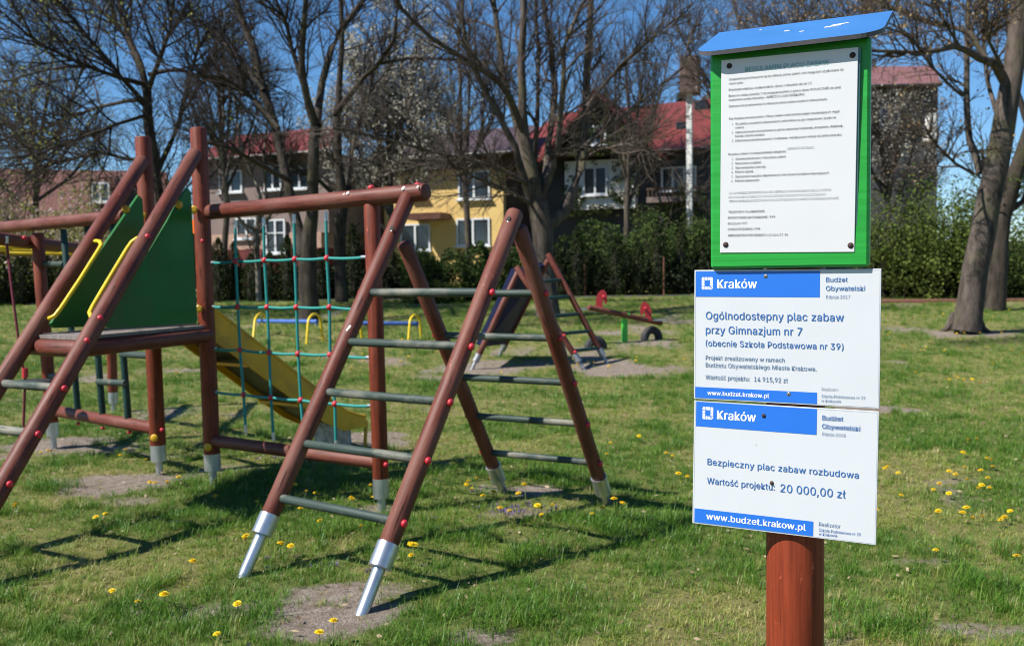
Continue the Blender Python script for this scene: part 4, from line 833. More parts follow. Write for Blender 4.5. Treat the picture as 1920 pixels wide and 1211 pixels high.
# roof: flat sheet with rounded front corners, falling towards the viewer
ol = []; rw, yf, yb, zf, zb, rc = .201, -.0625, .172, 2.020, 2.118, .052
for i in range(9): a = math.pi*1.5-math.pi/2*i/8; ol.append((-rw+rc+math.cos(a)*rc, yf+rc+math.sin(a)*rc))
ol += [(-rw, yb), (rw, yb)]
for i in range(9): a = -math.pi/2*i/8; ol.append((rw-rc+math.cos(a)*rc, yf+rc+math.sin(a)*rc))
zz = lambda y: zf+(zb-zf)*(y-yf)/(yb-yf); k = len(ol); th = Vector((0, .003, -.009))
top = [Vector((x, y, zz(y))) for x, y in ol]; m = MB(); m.add(top+[p+th for p in top], [tuple(range(k))[::-1]]); m.f.append(tuple(range(k, 2*k))); m.m.append(1)
for i in range(k): m.f.append((i, (i+1) % k, (i+1) % k+k, i+k)); m.m.append(1)
rf = m.build('roof', [M_roofblue, M_roofedge], sp, M=SF)
for x, y, r, kx in ((.075, .06, .006, 1.6), (.092, .07, .009, 1.5), (.102, .078, .006, 1.4), (.088, .062, .004, 1), (.112, .082, .004, 1.6), (.020, .045, .004, 1.6), (-.018, .075, .004, 2.0), (-.09, .13, .003, 1.2)):
    MB().ball((0, 0, 0), r, (kx, .9, .25), 8, 5, M=Matrix.Rotation(.35, 4, 'X')).build('bird_dropping', M_white_drop, rf, M=SF @ Matrix.Translation((x, y, zz(y)+.0006)), smooth=True)

try:
    import os; FONT = bpy.data.fonts.load(os.path.join(bpy.utils.system_resource('DATAFILES'), 'fonts', 'Inter.woff2'))   # ships with Blender
except Exception: FONT = None
def glyphs(text, bold=0.0):
    cu = bpy.data.curves.new('t', 'FONT'); cu.body = text; cu.space_character = 1.02
    if FONT: cu.font = FONT
    cu.resolution_u = 3; cu.size = 1; ob = bpy.data.objects.new('t', cu); COL.objects.link(ob)
    dg = bpy.context.evaluated_depsgraph_get(); me = bpy.data.meshes.new_from_object(ob.evaluated_get(dg)); COL.objects.unlink(ob); bpy.data.objects.remove(ob)
    V = np.empty(len(me.vertices)*3); me.vertices.foreach_get('co', V); V = V.reshape(-1, 3); F = [tuple(p.vertices) for p in me.polygons]; bpy.data.meshes.remove(me); return V, F
CAPH = float(glyphs('H')[0][:, 1].max())
class Plate:
    """flat sign in its own frame: x right, z up, front = -y; print is laid on in fractions of width and height"""
    def __init__(s, name, u, y, z, t, pit, w, h, mat, th=.003, label=None):
        s.w, s.h, s.th = w, h, th; s.M = SF @ Matrix.Translation((u, y, z)) @ Matrix.Rotation(pit, 4, 'X') @ Matrix.Rotation(-t, 4, 'Y')
        s.o = MB().box((0, 0, 0), (w/2, th/2, h/2), bev=.0008).build(name, mat, sp, M=s.M); s.ink = {}
        if label: s.o['label'] = label
    def P(s, fx, fy, lift=.0005): return Vector(((fx-.5)*s.w, -s.th/2-lift, (.5-fy)*s.h))
    def new(s, name): s.key = len(s.ink); s.nm = name
    def mb(s, mat): return s.ink.setdefault((s.key, s.nm), (MB(), mat))[0]
    def rect(s, x0, y0, x1, y1, mat, lift=.0004, keep=False):
        if not keep: s.new('banner')
        s.mb(mat).add([s.P(x0, y1, lift), s.P(x1, y1, lift), s.P(x1, y0, lift), s.P(x0, y0, lift)], [(0, 1, 2, 3)])
    def poly(s, pts, mat, lift=.0009): s.mb(mat).add([s.P(x, y, lift) for x, y in pts][::-1], [tuple(range(len(pts)))])
    def text(s, txt, x0, x1, base, cap, mat, bold=0.0, lift=.0009):
        s.new('lettering'); V, F = glyphs(txt, bold); a, b = V[:, 0].min(), V[:, 0].max(); kx = (x1-x0)*s.w/(b-a); kz = cap*s.h/CAPH; o = s.P(x0, base, lift)
        for j, dx in enumerate([0] if bold <= 0 else [-1, 0, 1]): s.mb(mat).add([(o.x+(v[0]-a)*kx+dx*bold*kz*.9, o.y-j*.00012, o.z+v[1]*kz) for v in V], F)
    def logo(s, x0, y0, x1, y1, mat):
        s.new('logo')
        W = x1-x0; Hh = y1-y0; g = .045; t = .27; X = lambda a: x0+a*W; Y = lambda a: y0+a*Hh
        def cell(a0, b0, a1, b1, cut=None):
            p = [(X(a0), Y(b0)), (X(a1), Y(b0)), (X(a1), Y(b1)), (X(a0), Y(b1))]
            if cut == 'tl': p = [(X(a0+.07), Y(b0)), (X(a1), Y(b0)), (X(a1), Y(b1)), (X(a0), Y(b1)), (X(a0), Y(b0+.07))]
            if cut == 'tr': p = [(X(a0), Y(b0)), (X(a1-.07), Y(b0)), (X(a1), Y(b0+.07)), (X(a1), Y(b1)), (X(a0), Y(b1))]
            if cut == 'bl': p = [(X(a0), Y(b0)), (X(a1), Y(b0)), (X(a1), Y(b1)), (X(a0+.07), Y(b1)), (X(a0), Y(b1-.07))]
            s.poly(p, mat)
        e = (1-2*t)/2
        cell(0, 0, t-g/2, t-g/2, 'tl'); cell(1-t+g/2, 0, 1, t-g/2, 'tr'); cell(0, 1-t+g/2, t-g/2, 1, 'bl')
        for i in range(2):
            cell(t+e*i+g/2, 0, t+e*(i+1)-g/2, t-g/2); cell(0, t+e*i+g/2, t-g/2, t+e*(i+1)-g/2); cell(1-t+g/2, t+e*i+g/2, 1, t+e*(i+1)-g/2); cell(t+e*i+g/2, 1-t+g/2, t+e*(i+1)-g/2, 1)
        s.poly([(X(1-t+g/2+.05), Y(1-t+g/2)), (X(1), Y(1-t+g/2)), (X(1), Y(1-.05))], mat); s.poly([(X(1-t+g/2), Y(1-t+g/2+.05)), (X(1-.05), Y(1)), (X(1-t+g/2), Y(1))], mat)
    def border(s, i, t, mat):
        s.new('border')
        ix, iz = i/s.w, i/s.h; tx, tz = t/s.w, t/s.h
        s.rect(ix, iz, 1-ix, iz+tz, mat, keep=True); s.rect(ix, 1-iz-tz, 1-ix, 1-iz, mat, keep=True); s.rect(ix, iz+tz, ix+tx, 1-iz-tz, mat, keep=True); s.rect(1-ix-tx, iz+tz, 1-ix, 1-iz-tz, mat, keep=True)
    def fin(s, names):
        for k_, (m_, mt) in s.ink.items(): m_.build(k_[1], mt, s.o, M=s.M)
    def fix(s, fx, fy, r, mat, name='screw', sc=.45):
        c = s.M @ s.P(fx, fy, 0); o = MB().ball((0, 0, 0), r, (1, 1, sc), 14, 8).build(name, mat, s.o, M=s.M @ Matrix.Translation(s.P(fx, fy, 0)) @ Matrix.Rotation(math.pi/2, 4, 'X'), smooth=True); return o
# rules sheet on acrylic
ac = Plate('acrylic_backing', .0015, -.0225, 1.7815, -.0156, .025, .300, .441, M_glassedge, .003)
rp = Plate('rules_sheet', .0, -.0265, 1.784, -.0156, .025, .294, .4355, M_paper, .002)
B = M_black; T_ = rp.text
T_('REGULAMIN PLACU ZABAW', .185, .795, .070, .022, M_teal, .012)
for txt, a, b_, y in (('Urządzenia przeznaczone są do zabawy przez dzieci i nie mogą być użytkowane do', .06, .90, .107), ('innych celów.', .06, .172, .129), ('Przedział wiekowy użytkowników: dzieci i młodzież do lat 13', .06, .675, .161), ('Dzieci w wieku poniżej 7 lat mogą korzystać z placu zbaw WYŁĄCZNIE się pod', .06, .880, .192), ('nadzorem osoby dorosłej – RODZICA LUB OPIEKUNA.', .06, .630, .213), ('Zabrania się przebywania na obszarze placu zabaw osobom nietrzeźwym.', .06, .79, .245),
        ('Aby bezpiecznie korzystać z Placu zabaw należ przestrzegać następujących reguł:', .06, .88, .309), ('1.', .088, .098, .338), ('W pobliżu urządzeń zabawowych zabronione są gry zespołowe i jazda na', .112, .852, .338), ('rowerze', .112, .178, .357), ('2.', .086, .098, .381), ('Zabronione jest wchodzenie na górne elementy huśtawek, przepłotni, drabinek,', .112, .905, .381), ('bramek i dachów domków', .112, .335, .401),
        ('3.', .086, .098, .424), ('Zabronione jest korzystanie z huśtawek-ważek przez więcej niż jedno dziecko', .112, .893, .424), ('Na placu zabaw i w bezpośredniej odległości', .06, .497, .492), ('1.', .088, .098, .518), ('Zaśmiecania terenu i niszczenia zieleni', .116, .495, .518), ('2.', .086, .098, .541), ('Niszczenia urządzeń', .116, .312, .541), ('3.', .086, .098, .564), ('Wprowadzania zwierząt', .116, .345, .564),
        ('4.', .086, .098, .585), ('Palenia ognisk', .116, .252, .585), ('5.', .086, .098, .609), ('Spożywani napojów alkoholowych lub innych środków odurzających', .116, .81, .609), ('6.', .086, .098, .631), ('Palenia papierosów', .116, .30, .631), ('TELEFONY ALARMOWE:', .062, .345, .792), ('POGOTOWIE RATUNKOWE: 999', .062, .422, .822), ('POLICJA: 997', .062, .210, .852), ('STRAŻ POŻARNA: 998', .062, .309, .882), ('ADMINISTRATOR OBIEKTU: 12 414 37 36', .062, .518, .914)):
    T_(txt, a, b_, y, .0118, B)
for txt, a, b_, y in (('OBOWIĄZUJE ZAKAZ:', .505, .70, .477), ('ZA WYPADKI SPOWODOWANE NIEPRZESTRZEGANIEM NINIEJSZEGO', .065, .822, .692), ('REGULAMINU ORAZ ZA ZNISZCZENIA URZĄDZEŃ PLACU ZABAW', .065, .785, .713), ('ODPOWIEDZIALNOŚĆ PONOSZĄ UŻYTKOWNICY BĄDŹ ICH OPIEKUNOWIE.', .065, .885, .734)): T_(txt, a, b_, y, .012, M_faint, .008)
rp.fin({})
for fx, fy in ((.062, .033), (.962, .037), (.045, .957), (.972, .967)): rp.fix(fx, fy, .0065, M_rivet, 'rivet', .5)
# upper plate
s1 = Plate('sign_plate', -.0098, -.0055, 1.3768, -.0065, -.0037, .4118, .3037, M_sign, .003, 'upper white plate naming the playground')
s1.border(.0025, .0006, M_hairline); s1.rect(.0085, .012, .690, .205, M_blue, .0006); s1.rect(.0085, .905, .682, .990, M_blue, .0006)
s1.logo(.043, .055, .107, .150, M_inkw); s1.text('Kraków', .133, .353, .140, .067, M_inkw, .02)
s1.text('Budżet', .722, .832, .093, .034, M_ink, .004); s1.text('Obywatelski', .722, .920, .156, .034, M_ink, .004); s1.text('Edycja 2017', .724, .846, .213, .024, M_inkg)
s1.text('Ogólnodostępny plac zabaw', .068, .815, .378, .058, M_ink, .006); s1.text('przy Gimnazjum nr 7', .068, .600, .488, .058, M_ink, .006); s1.text('(obecnie Szkoła Podstawowa nr 39)', .068, .815, .585, .046, M_ink, .004)
s1.text('Projekt zrealizowany w ramach', .068, .508, .690, .033, M_inkg, .002); s1.text('Budżetu Obywatelskiego Miasta Krakowa.', .068, .678, .747, .033, M_inkg, .002); s1.text('Wartość projektu:', .068, .318, .842, .035, M_inkg, .002); s1.text('14 915,92 zł', .343, .525, .842, .035, M_inkg, .002)
s1.text('www.budzet.krakow.pl', .080, .425, .963, .033, M_inkw, .022); s1.text('Realizator', .705, .792, .887, .024, M_hairline); s1.text('Szkoła Podstawowa nr 39', .705, .928, .938, .022, M_inkg); s1.text('w Krakowie', .705, .806, .972, .022, M_inkg)
s1.fin({'blue_print': 'banner', 'grey_border_print': 'border'})
for fx, fy in ((.402, .050), (.532, .926)): o = s1.fix(fx, fy, .0052, M_screw); s1.fix(fx, fy, .0024, M_hole, 'screw_slot', 1.15)
# lower plate
s2 = Plate('sign_plate', -.0133, -.0055, 1.0732, -.0132, -.0213, .4108, .2936, M_sign, .003, 'lower white plate with the project value')
s2.border(.0025, .0006, M_hairline); s2.rect(.012, .010, .683, .208, M_blue, .0006); s2.rect(.012, .875, .676, .988, M_blue, .0006)
s2.logo(.050, .048, .112, .147, M_inkw); s2.text('Kraków', .136, .353, .140, .070, M_inkw, .02)
s2.text('Budżet', .712, .820, .091, .036, M_ink, .010); s2.text('Obywatelski', .712, .907, .156, .036, M_ink, .010); s2.text('Edycja 2018', .714, .834, .208, .024, M_inkg)
s2.text('Bezpieczny plac zabaw rozbudowa', .083, .905, .512, .050, M_ink, .006); s2.text('Wartość projektu:', .083, .465, .665, .050, M_ink, .006); s2.text('20 000,00 zł', .496, .840, .672, .062, M_ink, .004)
s2.text('www.budzet.krakow.pl', .083, .636, .952, .050, M_inkw, .022); s2.text('Realizator', .706, .817, .903, .030, M_inkg); s2.text('Szkoła Podstawowa nr 39', .706, .922, .944, .023, M_ink); s2.text('w Krakowie', .706, .802, .974, .023, M_ink)
s2.fin({'blue_print': 'banner', 'grey_border_print': 'border'})
for fx, fy in ((.397, .088), (.448, .610)): s2.fix(fx, fy, .0048, M_rivet, 'screw', .9)
s2.fix(.36, .325, .0009, M_hole, 'pin_hole', .3)

# ================================================================ small slide in the middle distance
ss = thing('small_slide', 'small navy blue slide on red-brown A frame legs with dark rungs', 'slide', tuple(GT(1000, 690)))
def sleg(f, t, Dt, shoe=True, r=.05):
    a = GT(*f); b = at(*t, Dt if Dt else a.y); d = b-a; p = a+d*(.24/d.z); o = log('leg', p, b, r, M_log, ss, n=14)
    q = a+d*(.12/d.z); MB().tube([q, p], r*1.08, 14).build('metal_shoe', M_zinc_dull, o, smooth=True); MB().tube([a-d.normalized()*.1, q], r*.55, 10).build('ground_pipe', M_zinc_dull, o, smooth=True); return a, b
DN, DF = GT(1095, 692).y+.25, GT(1138, 680).y+.1
ra = sleg((1095, 692), (968, 500), DN); rb = sleg((1138, 681), (1027, 476), DF); la = sleg((885, 692), (972, 508), DN+.1); lb = sleg((936, 668), (1028, 488), DF+.15)
def yk(l, y0, y1, py): t = (py-y0)/(y1-y0); return l[0].lerp(l[1], t)
for py in (655, 623, 591, 558, 527): log('rung', yk(ra, 692, 500, py+3), yk(rb, 681, 476, py-2), .03, M_dkgreen, ss, n=10, rnd=.004)
for py in (660, 629, 595): blob('red_cap', yk(ra, 692, 500, py)+Vector((.04, -.05, 0)), .028, M_red, ss, (.3, -1, 0))
iv = Vector((0, 0, .05)); a0, a1 = yk(la, 692, 508, 655)+iv, yk(la, 692, 508, 512)+iv; b0, b1 = yk(lb, 668, 488, 648)+iv, yk(lb, 668, 488, 500)+iv
m = MB(); q = [a0, b0, b1, a1]; n = (b0-a0).cross(a1-a0).normalized()*.03; m.add([p+n for p in q]+[p-n for p in q], [(0, 1, 2, 3), (7, 6, 5, 4), (0, 4, 5, 1), (1, 5, 6, 2), (2, 6, 7, 3), (3, 7, 4, 0)]); m.build('chute', M_blue_slide, ss)
nn = n.normalized()*.10*(1 if n.x < 0 else -1)
for p, q_ in ((a0, a1), (b0, b1)):
    m = MB(); e = Vector((0, .02, 0)); V = [p-e, p+e, q_+e, q_-e]; m.add(V+[v+nn for v in V], [(0, 1, 2, 3), (7, 6, 5, 4), (0, 4, 5, 1), (1, 5, 6, 2), (2, 6, 7, 3), (3, 7, 4, 0)]); m.build('chute_side', M_blue_slide, ss)

# ================================================================ seesaw with horse heads, half sunk tyres
pv = GT(1171, 641); sw = thing('seesaw', 'red beam seesaw with two red horse heads on a bright green post', 'seesaw', tuple(pv))
t = at(1171, 600, pv.y); MB().box((0, 0, 0), (.06, .05, (t.z-pv.z)/2+.1), M=Matrix.Translation((pv+t)/2-UP*.08), bev=.012).build('pivot_post', M_lime, sw)
sa, sb = at(1103, 576, pv.y-.5), at(1240, 606, pv.y+.35); sbm = log('beam', sa, sb, .055, M_log, sw, n=14)
MB().box((0, 0, 0), (.10, .035, .03), M=Matrix.Translation(at(1171, 590, pv.y-.06))).build('pivot_plate', M_lime, sw)
prof = [(-.11, 0), (-.12, .15), (-.11, .27), (-.07, .37), (-.01, .44), (.06, .47), (.12, .44), (.16, .37), (.17, .27), (.17, .15), (.13, .13), (.10, .20), (.07, .24), (.05, .18), (.06, 0)]
for (px, py, D, sg) in ((1126, 581, sa.y+.18, 1), (1213, 602, sb.y-.18, -1)):
    b = at(px, py, D); m = MB(); m.prism([(x*sg*.78, z*.86) for x, z in prof][::sg], -.02, .02, M=Matrix.Translation(b) @ Matrix.Rotation(R(-12), 4, 'Z')); hh = m.build('horse_head', M_horse, sw)
    m = MB(); c = b+Vector((.05*sg, 0, .27)); m.tube([c-Vector((.0, .17, 0)), c+Vector((0, .17, 0))], .018, 10); m.ball(c-Vector((0, .17, 0)), .03, nu=8, nv=6); m.ball(c+Vector((0, .17, 0)), .03, nu=8, nv=6); m.build('handle', M_red, hh, smooth=True)
    MB().box(b+Vector((-.25*sg, 0, .02)), (.14, .11, .015)).build('seat', M_zinc_dull, sw)
def tyre(px, py, rpx, label, rz=0):
    g = GT(px, py); r = rpx/FPX*g.y; m = MB(); K = 28; n = 8; V = []; F = []
    for i in range(K):
        a = 2*math.pi*i/K
        for j in range(n): b = 2*math.pi*j/n; rr = r-.085+.085*math.cos(b); V.append((rr*math.cos(a), .085*math.sin(b), rr*math.sin(a)))
    for i in range(K):
        for j in range(n): F.append((i*n+j, ((i+1) % K)*n+j, ((i+1) % K)*n+(j+1) % n, i*n+(j+1) % n))
    m.add(V, F); tag(m.build('tyre', M_rubber, M=Matrix.Translation(g+UP*r*.1) @ Matrix.Rotation(rz, 4, 'Z'), smooth=True), label, 'tyre', 'half sunk rubber tyres of the seesaw')
tyre(1222, 637, 24, 'black tyre half sunk under the right end of the seesaw', .5); tyre(1117, 655, 24, 'black tyre half sunk behind the right leg of the small slide', .4)

# ================================================================ two low balance bars with yellow hoops
def hoop(f0, tp, f1, par):
    a = GT(*f0); b = GT(*f1); D = (a.y+b.y)/2; z = at(tp[0], tp[1], D).z; m = MB(); pts = [a-UP*.1]; mid = (a+b)/2; zt = z
    for i in range(11):
        an = math.pi*(1-i/10); w = (b-a)*.36; pts.append(Vector((mid.x, mid.y, 0))+w*math.cos(an)+Vector((0, 0, zt-.18+.18*math.sin(an))))
    pts.append(b-UP*.1); m.tube(pts, .028, 10); m.build('hoop', M_yelpaint, par, smooth=True); return Vector((mid.x, mid.y, zt))
for (h0, h1, ybar, lb) in ((((474, 633), (489, 588), (502, 621)), ((574, 645), (587, 589), (606, 638)), (602, 603), 'low blue balance bar between two yellow hoops, seen through the rope net'),
                           (((650, 646), (663, 593), (680, 638)), ((765, 640), (777, 591), (791, 634)), (606, 607), 'low blue balance bar with a yellow hoop, seen behind the sloping ladder leg')):
    bb = thing('balance_bar', lb, 'balance bar', tuple(GT(h0[0][0], h0[0][1])), group='balance bars with yellow hoops')
    p = hoop(*h0, bb); q = hoop(*h1, bb); a = at(h0[1][0]-5, ybar[0], p.y); b = at(h1[1][0]+8, ybar[1], q.y); log('bar', a, b, .045, M_bluebar, bb, n=12, rnd=.005)
    for c in (a.lerp(b, .02), a.lerp(b, .98)): MB().tube([c+Vector((0, 0, -.02)), Vector((c.x, c.y, c.z-.09))], .03, 8).build('bracket', M_zinc_dull, bb)

# ================================================================ grass, dandelions, violets
def tuft(name, nb, h, hv, w, spread, lean, mat, seed, seg=3, leafy=False):
    r = np.random.default_rng(seed); V = []; F = []
    for i in range(nb):
        a = r.uniform(0, 6.283); rad = spread*math.sqrt(r.random()); bx, by = rad*math.cos(a), rad*math.sin(a); la = r.uniform(0, 6.283); ln = lean*r.uniform(.2, 1.3); H = h*(1+hv*r.uniform(-1, 1)); ww = w*r.uniform(.6, 1.2)
        fx, fy = math.cos(la+1.57)*ww/2, math.sin(la+1.57)*ww/2; b0 = len(V)
        for k in range(seg+1):
            t = k/seg; cx = bx+math.cos(la)*ln*H*t*t; cy = by+math.sin(la)*ln*H*t*t; z = H*t*(1-.35*ln*t*t); q = (1-t)**.6 if not leafy else math.sin(math.pi*min(.97, t*.85+.12))
            if k < seg: V += [(cx-fx*q, cy-fy*q, z), (cx+fx*q, cy+fy*q, z)]
            else: V.append((cx, cy, z))
        for k in range(seg-1): c = b0+2*k; F.append((c, c+1, c+3, c+2))
        c = b0+2*(seg-1); F.append((c, c+1, c+2))
    me = bpy.data.meshes.new(name); me.from_pydata(V, [], F); me.materials.append(mat); return bpy.data.objects.new(name, me)
def grass_mat(name, cols, tr=.3):
    m, nt, b = nodes(name); at_ = nt.nodes.new('ShaderNodeAttribute'); at_.attribute_type = 'INSTANCER'; at_.attribute_name = 'tint'; g = nt.nodes.new('ShaderNodeNewGeometry')
    ad = nt.nodes.new('ShaderNodeMath'); ad.operation = 'MULTIPLY_ADD'; nt.links.new(g.outputs['Random Per Island'], ad.inputs[0]); ad.inputs[1].default_value = .5; nt.links.new(at_.outputs['Fac'], ad.inputs[2])
    rp_ = nt.nodes.new('ShaderNodeValToRGB'); e = rp_.color_ramp.elements; n = len(cols)
    while len(e) < n: e.new(.5)
    for i, c in enumerate(cols): e[i].position = i/(n-1)*.98+.01; e[i].color = (*c, 1)
    sc = nt.nodes.new('ShaderNodeMath'); sc.operation = 'MULTIPLY'; sc.inputs[1].default_value = .68; nt.links.new(ad.outputs[0], sc.inputs[0]); nt.links.new(sc.outputs[0], rp_.inputs[0])
    nt.links.new(rp_.outputs[0], b.inputs['Base Color']); b.inputs['Roughness'].default_value = .42; b.inputs['Specular IOR Level'].default_value = .35
    t = nt.nodes.new('ShaderNodeBsdfTranslucent'); nt.links.new(rp_.outputs[0], t.inputs[0]); ms = nt.nodes.new('ShaderNodeMixShader'); ms.inputs[0].default_value = tr
    nt.links.new(b.outputs[0], ms.inputs[1]); nt.links.new(t.outputs[0], ms.inputs[2]); nt.links.new(ms.outputs[0], nt.nodes['Material Output'].inputs[0]); return m
M_grass = grass_mat('grass_blades', [(.040, .118, .009), (.078, .182, .016), (.125, .24, .026), (.22, .285, .045), (.38, .34, .12), (.50, .44, .22)])
M_moss = grass_mat('ground_cover_leaves', [(.08, .15, .014), (.14, .21, .025), (.25, .27, .045), (.34, .30, .08)], .2)
M_violet = grass_mat('violet_petals', [(.08, .045, .15), (.12, .07, .22), (.17, .10, .28)], .2)
gc = bpy.data.collections.new('grass_sources')
specs = [('a', 13, .042, .5, .0042, .035, .9, M_grass), ('b', 13, .055, .5, .0040, .04, .7, M_grass), ('c', 18, .075, .45, .0042, .045, .8, M_grass), ('d', 26, .105, .5, .0042, .055, .95, M_grass), ('e', 24, .018, .6, .0055, .04, 1.2, M_moss, True), ('f', 22, .030, .6, .0045, .045, 1.2, M_grass), ('g', 8, .030, .4, .009, .03, .5, M_violet, True)]
for i, sp_ in enumerate(specs): gc.objects.link(tuft('tuft_%d' % i, *sp_[1:8], seed=60+i, seg=3, leafy=len(sp_) > 8))
def scatter(y0, y1, dens, xm, sc0, seed, dist_keep=1.0):
    r = np.random.default_rng(seed); A = (y1-y0)*(y0+y1)*xm/1.0; n = int(dens*A); y = np.sqrt(r.uniform(y0*y0, y1*y1, n)); x = r.uniform(-1, 1, n)*xm*y
    d = dirt(x, y); dr = dry(x, y); keep = r.random(n) > np.clip(d*1.25-.1, 0, .97); x, y, d, dr = x[keep], y[keep], d[keep], dr[keep]; n = len(x)
    tall = V2.fbm(x, y, 1.7, 3); clump = V1.fbm(x+31, y, 4.1, 2); kind = r.choice([0, 1, 2], n, p=[.45, .35, .2]); kind = np.where((tall > .56) & (r.random(n) < .5), 2, kind); kind = np.where((clump > .66) & (tall > .50) & (r.random(n) < .6), 3, kind)
    mo = (dr > .40) & (r.random(n) < .62) & (kind < 3); kind = np.where(mo, r.choice([4, 5], n, p=[.45, .55]), kind); kind = np.where((d > .35) & (kind == 3), 0, kind)
    tint = np.clip(.10+dr*.60*np.clip(1.25-y/24, .4, 1)+d*.35+r.normal(0, .15, n)+.45*(V3(x, y, 5)-.5)+(r.random(n) < .12)*.5, 0, 1); tint = np.where(kind == 3, tint*.6, tint)
    sc = sc0*r.uniform(.7, 1.3, n)*(1-.45*np.clip(d, 0, 1)); z = terr(x, y)+(V1.fbm(x, y, 3.0, 4)-.5)*.05*np.clip(1-(np.hypot(x, y-6)-6)/6, 0, 1)-.010
    return x, y, z, kind, tint, sc
def gtufts(lst):   # (photo x, photo y, radius m, count): the taller clumps seen in the photograph
    X = []; Y = []; r = np.random.default_rng(5)
    for px, py, rad, n in lst: c = GP(px, py); X.append(c.x+r.normal(0, rad, n)); Y.append(c.y+r.normal(0, rad, n))
    x = np.concatenate(X); y = np.concatenate(Y); n = len(x); return x, y, terr(x, y)-.02, np.full(n, 3), np.clip(r.normal(.08, .1, n), 0, 1), r.uniform(.7, 1.25, n)
def violets(lst):
    X = []; Y = []; r = np.random.default_rng(6)
    for px, py, rx, ry, n in lst: c = GP(px, py); X.append(c.x+r.normal(0, rx, n)); Y.append(c.y+r.normal(0, ry, n))
    x = np.concatenate(X); y = np.concatenate(Y); n = len(x); return x, y, terr(x, y)+.005, np.full(n, 6), r.random(n), r.uniform(.5, 1.0, n)
sets = [scatter(2.9, 6.5, 700, .68, .72, 1), scatter(6.5, 10, 400, .66, .82, 2), scatter(10, 17, 170, .66, .95, 3), scatter(17, 36, 40, .70, 1.35, 4),
        gtufts([(100, 915, .10, 34), (1005, 1040, .10, 20), (980, 1150, .12, 26), (840, 1190, .12, 20), (1160, 985, .14, 30), (1230, 1010, .12, 22), (1080, 905, .12, 24), (1020, 895, .12, 18), (250, 1150, .10, 18), (470, 1160, .09, 14), (1880, 1110, .15, 30), (1820, 1040, .14, 24), (1700, 1190, .12, 18), (640, 1000, .12, 16), (560, 1010, .1, 14), (880, 1010, .08, 12), (500, 900, .15, 22), (1290, 985, .1, 14), (200, 830, .12, 16), (1750, 840, .2, 26), (380, 960, .1, 8), (60, 1120, .12, 14), (1600, 1170, .1, 12)]),
        violets([(905, 965, .12, .10, 9), (960, 955, .15, .08, 7), (1000, 955, .12, .08, 5), (600, 1065, .16, .08, 4), (520, 860, .10, .05, 9), (540, 1045, .2, .08, 3), (760, 1060, .2, .1, 2)])]
x, y, z, kind, tint, sc = [np.concatenate([s_[i] for s_ in sets]) for i in range(6)]; n = len(x)
me = bpy.data.meshes.new('grass'); me.vertices.add(n); me.vertices.foreach_set('co', np.stack([x, y, z], -1).astype(np.float32).ravel())
for nm, ty, val in (('kind', 'INT', kind.astype(np.int32)), ('tint', 'FLOAT', tint.astype(np.float32)), ('size', 'FLOAT', sc.astype(np.float32)), ('turn', 'FLOAT', rng.uniform(0, 6.28, n).astype(np.float32))):
    a = me.attributes.new(nm, ty, 'POINT'); a.data.foreach_set('value', val)
go = bpy.data.objects.new('grass', me); finish(go, Matrix.Identity(4), None); tag(go, 'short spring lawn grass with taller tufts, moss and violets', 'grass', kind='stuff')
ng = bpy.data.node_groups.new('grass_spread', 'GeometryNodeTree'); ng.interface.new_socket('Geometry', in_out='INPUT', socket_type='NodeSocketGeometry'); ng.interface.new_socket('Geometry', in_out='OUTPUT', socket_type='NodeSocketGeometry')
N = ng.nodes.new; gi = N('NodeGroupInput'); gout = N('NodeGroupOutput'); mp = N('GeometryNodeMeshToPoints'); io = N('GeometryNodeInstanceOnPoints'); ci = N('GeometryNodeCollectionInfo'); ci.inputs[0].default_value = gc; ci.inputs['Separate Children'].default_value = True; ci.inputs['Reset Children'].default_value = True
def nattr(nm, ty): a = N('GeometryNodeInputNamedAttribute'); a.data_type = ty; a.inputs[0].default_value = nm; return a.outputs[0]
cx = N('ShaderNodeCombineXYZ'); ng.links.new(nattr('turn', 'FLOAT'), cx.inputs[2])
ng.links.new(gi.outputs[0], mp.inputs[0]); ng.links.new(mp.outputs[0], io.inputs['Points']); ng.links.new(ci.outputs[0], io.inputs['Instance']); io.inputs['Pick Instance'].default_value = True
ng.links.new(nattr('kind', 'INT'), io.inputs['Instance Index']); ng.links.new(cx.outputs[0], io.inputs['Rotation']); ng.links.new(nattr('size', 'FLOAT'), io.inputs['Scale']); ng.links.new(io.outputs[0], gout.inputs[0])
md = go.modifiers.new('spread', 'NODES'); md.node_group = ng

r = np.random.default_rng(91); n = 2600; y = np.sqrt(r.uniform(3.2**2, 13**2, n)); x = r.uniform(-.66, .66, n)*y; z = terr(x, y)+(V1.fbm(x, y, 3.0, 4)-.5)*.05*np.clip(1-(np.hypot(x, y-6)-6)/6, 0, 1)+.002+r.uniform(0, .02, n)
V, F = quads(r, np.stack([x, y, z], -1), .032, .75, .45); M_litter = leaf_mat('dry_leaf_litter', (.16, .10, .055), (.46, .36, .24), .15)
o = np_obj('leaf_litter', V, F, M_litter); tag(o, 'dry brown leaf scraps lying in the near lawn', 'leaf litter', kind='stuff')
n = 9000; y = np.sqrt(r.uniform(3.2**2, 12**2, n)); x = r.uniform(-.66, .66, n)*y; k_ = dirt(x, y) > r.uniform(.35, 1.1, n); x, y = x[k_], y[k_]; n = len(x)
z = terr(x, y)+(V1.fbm(x, y, 3.0, 4)-.5)*.05*np.clip(1-(np.hypot(x, y-6)-6)/6, 0, 1)-.004-dirt(x, y)*.006; s_ = r.uniform(.003, .011, n)**1.0; c_ = np.stack([x, y, z], -1)
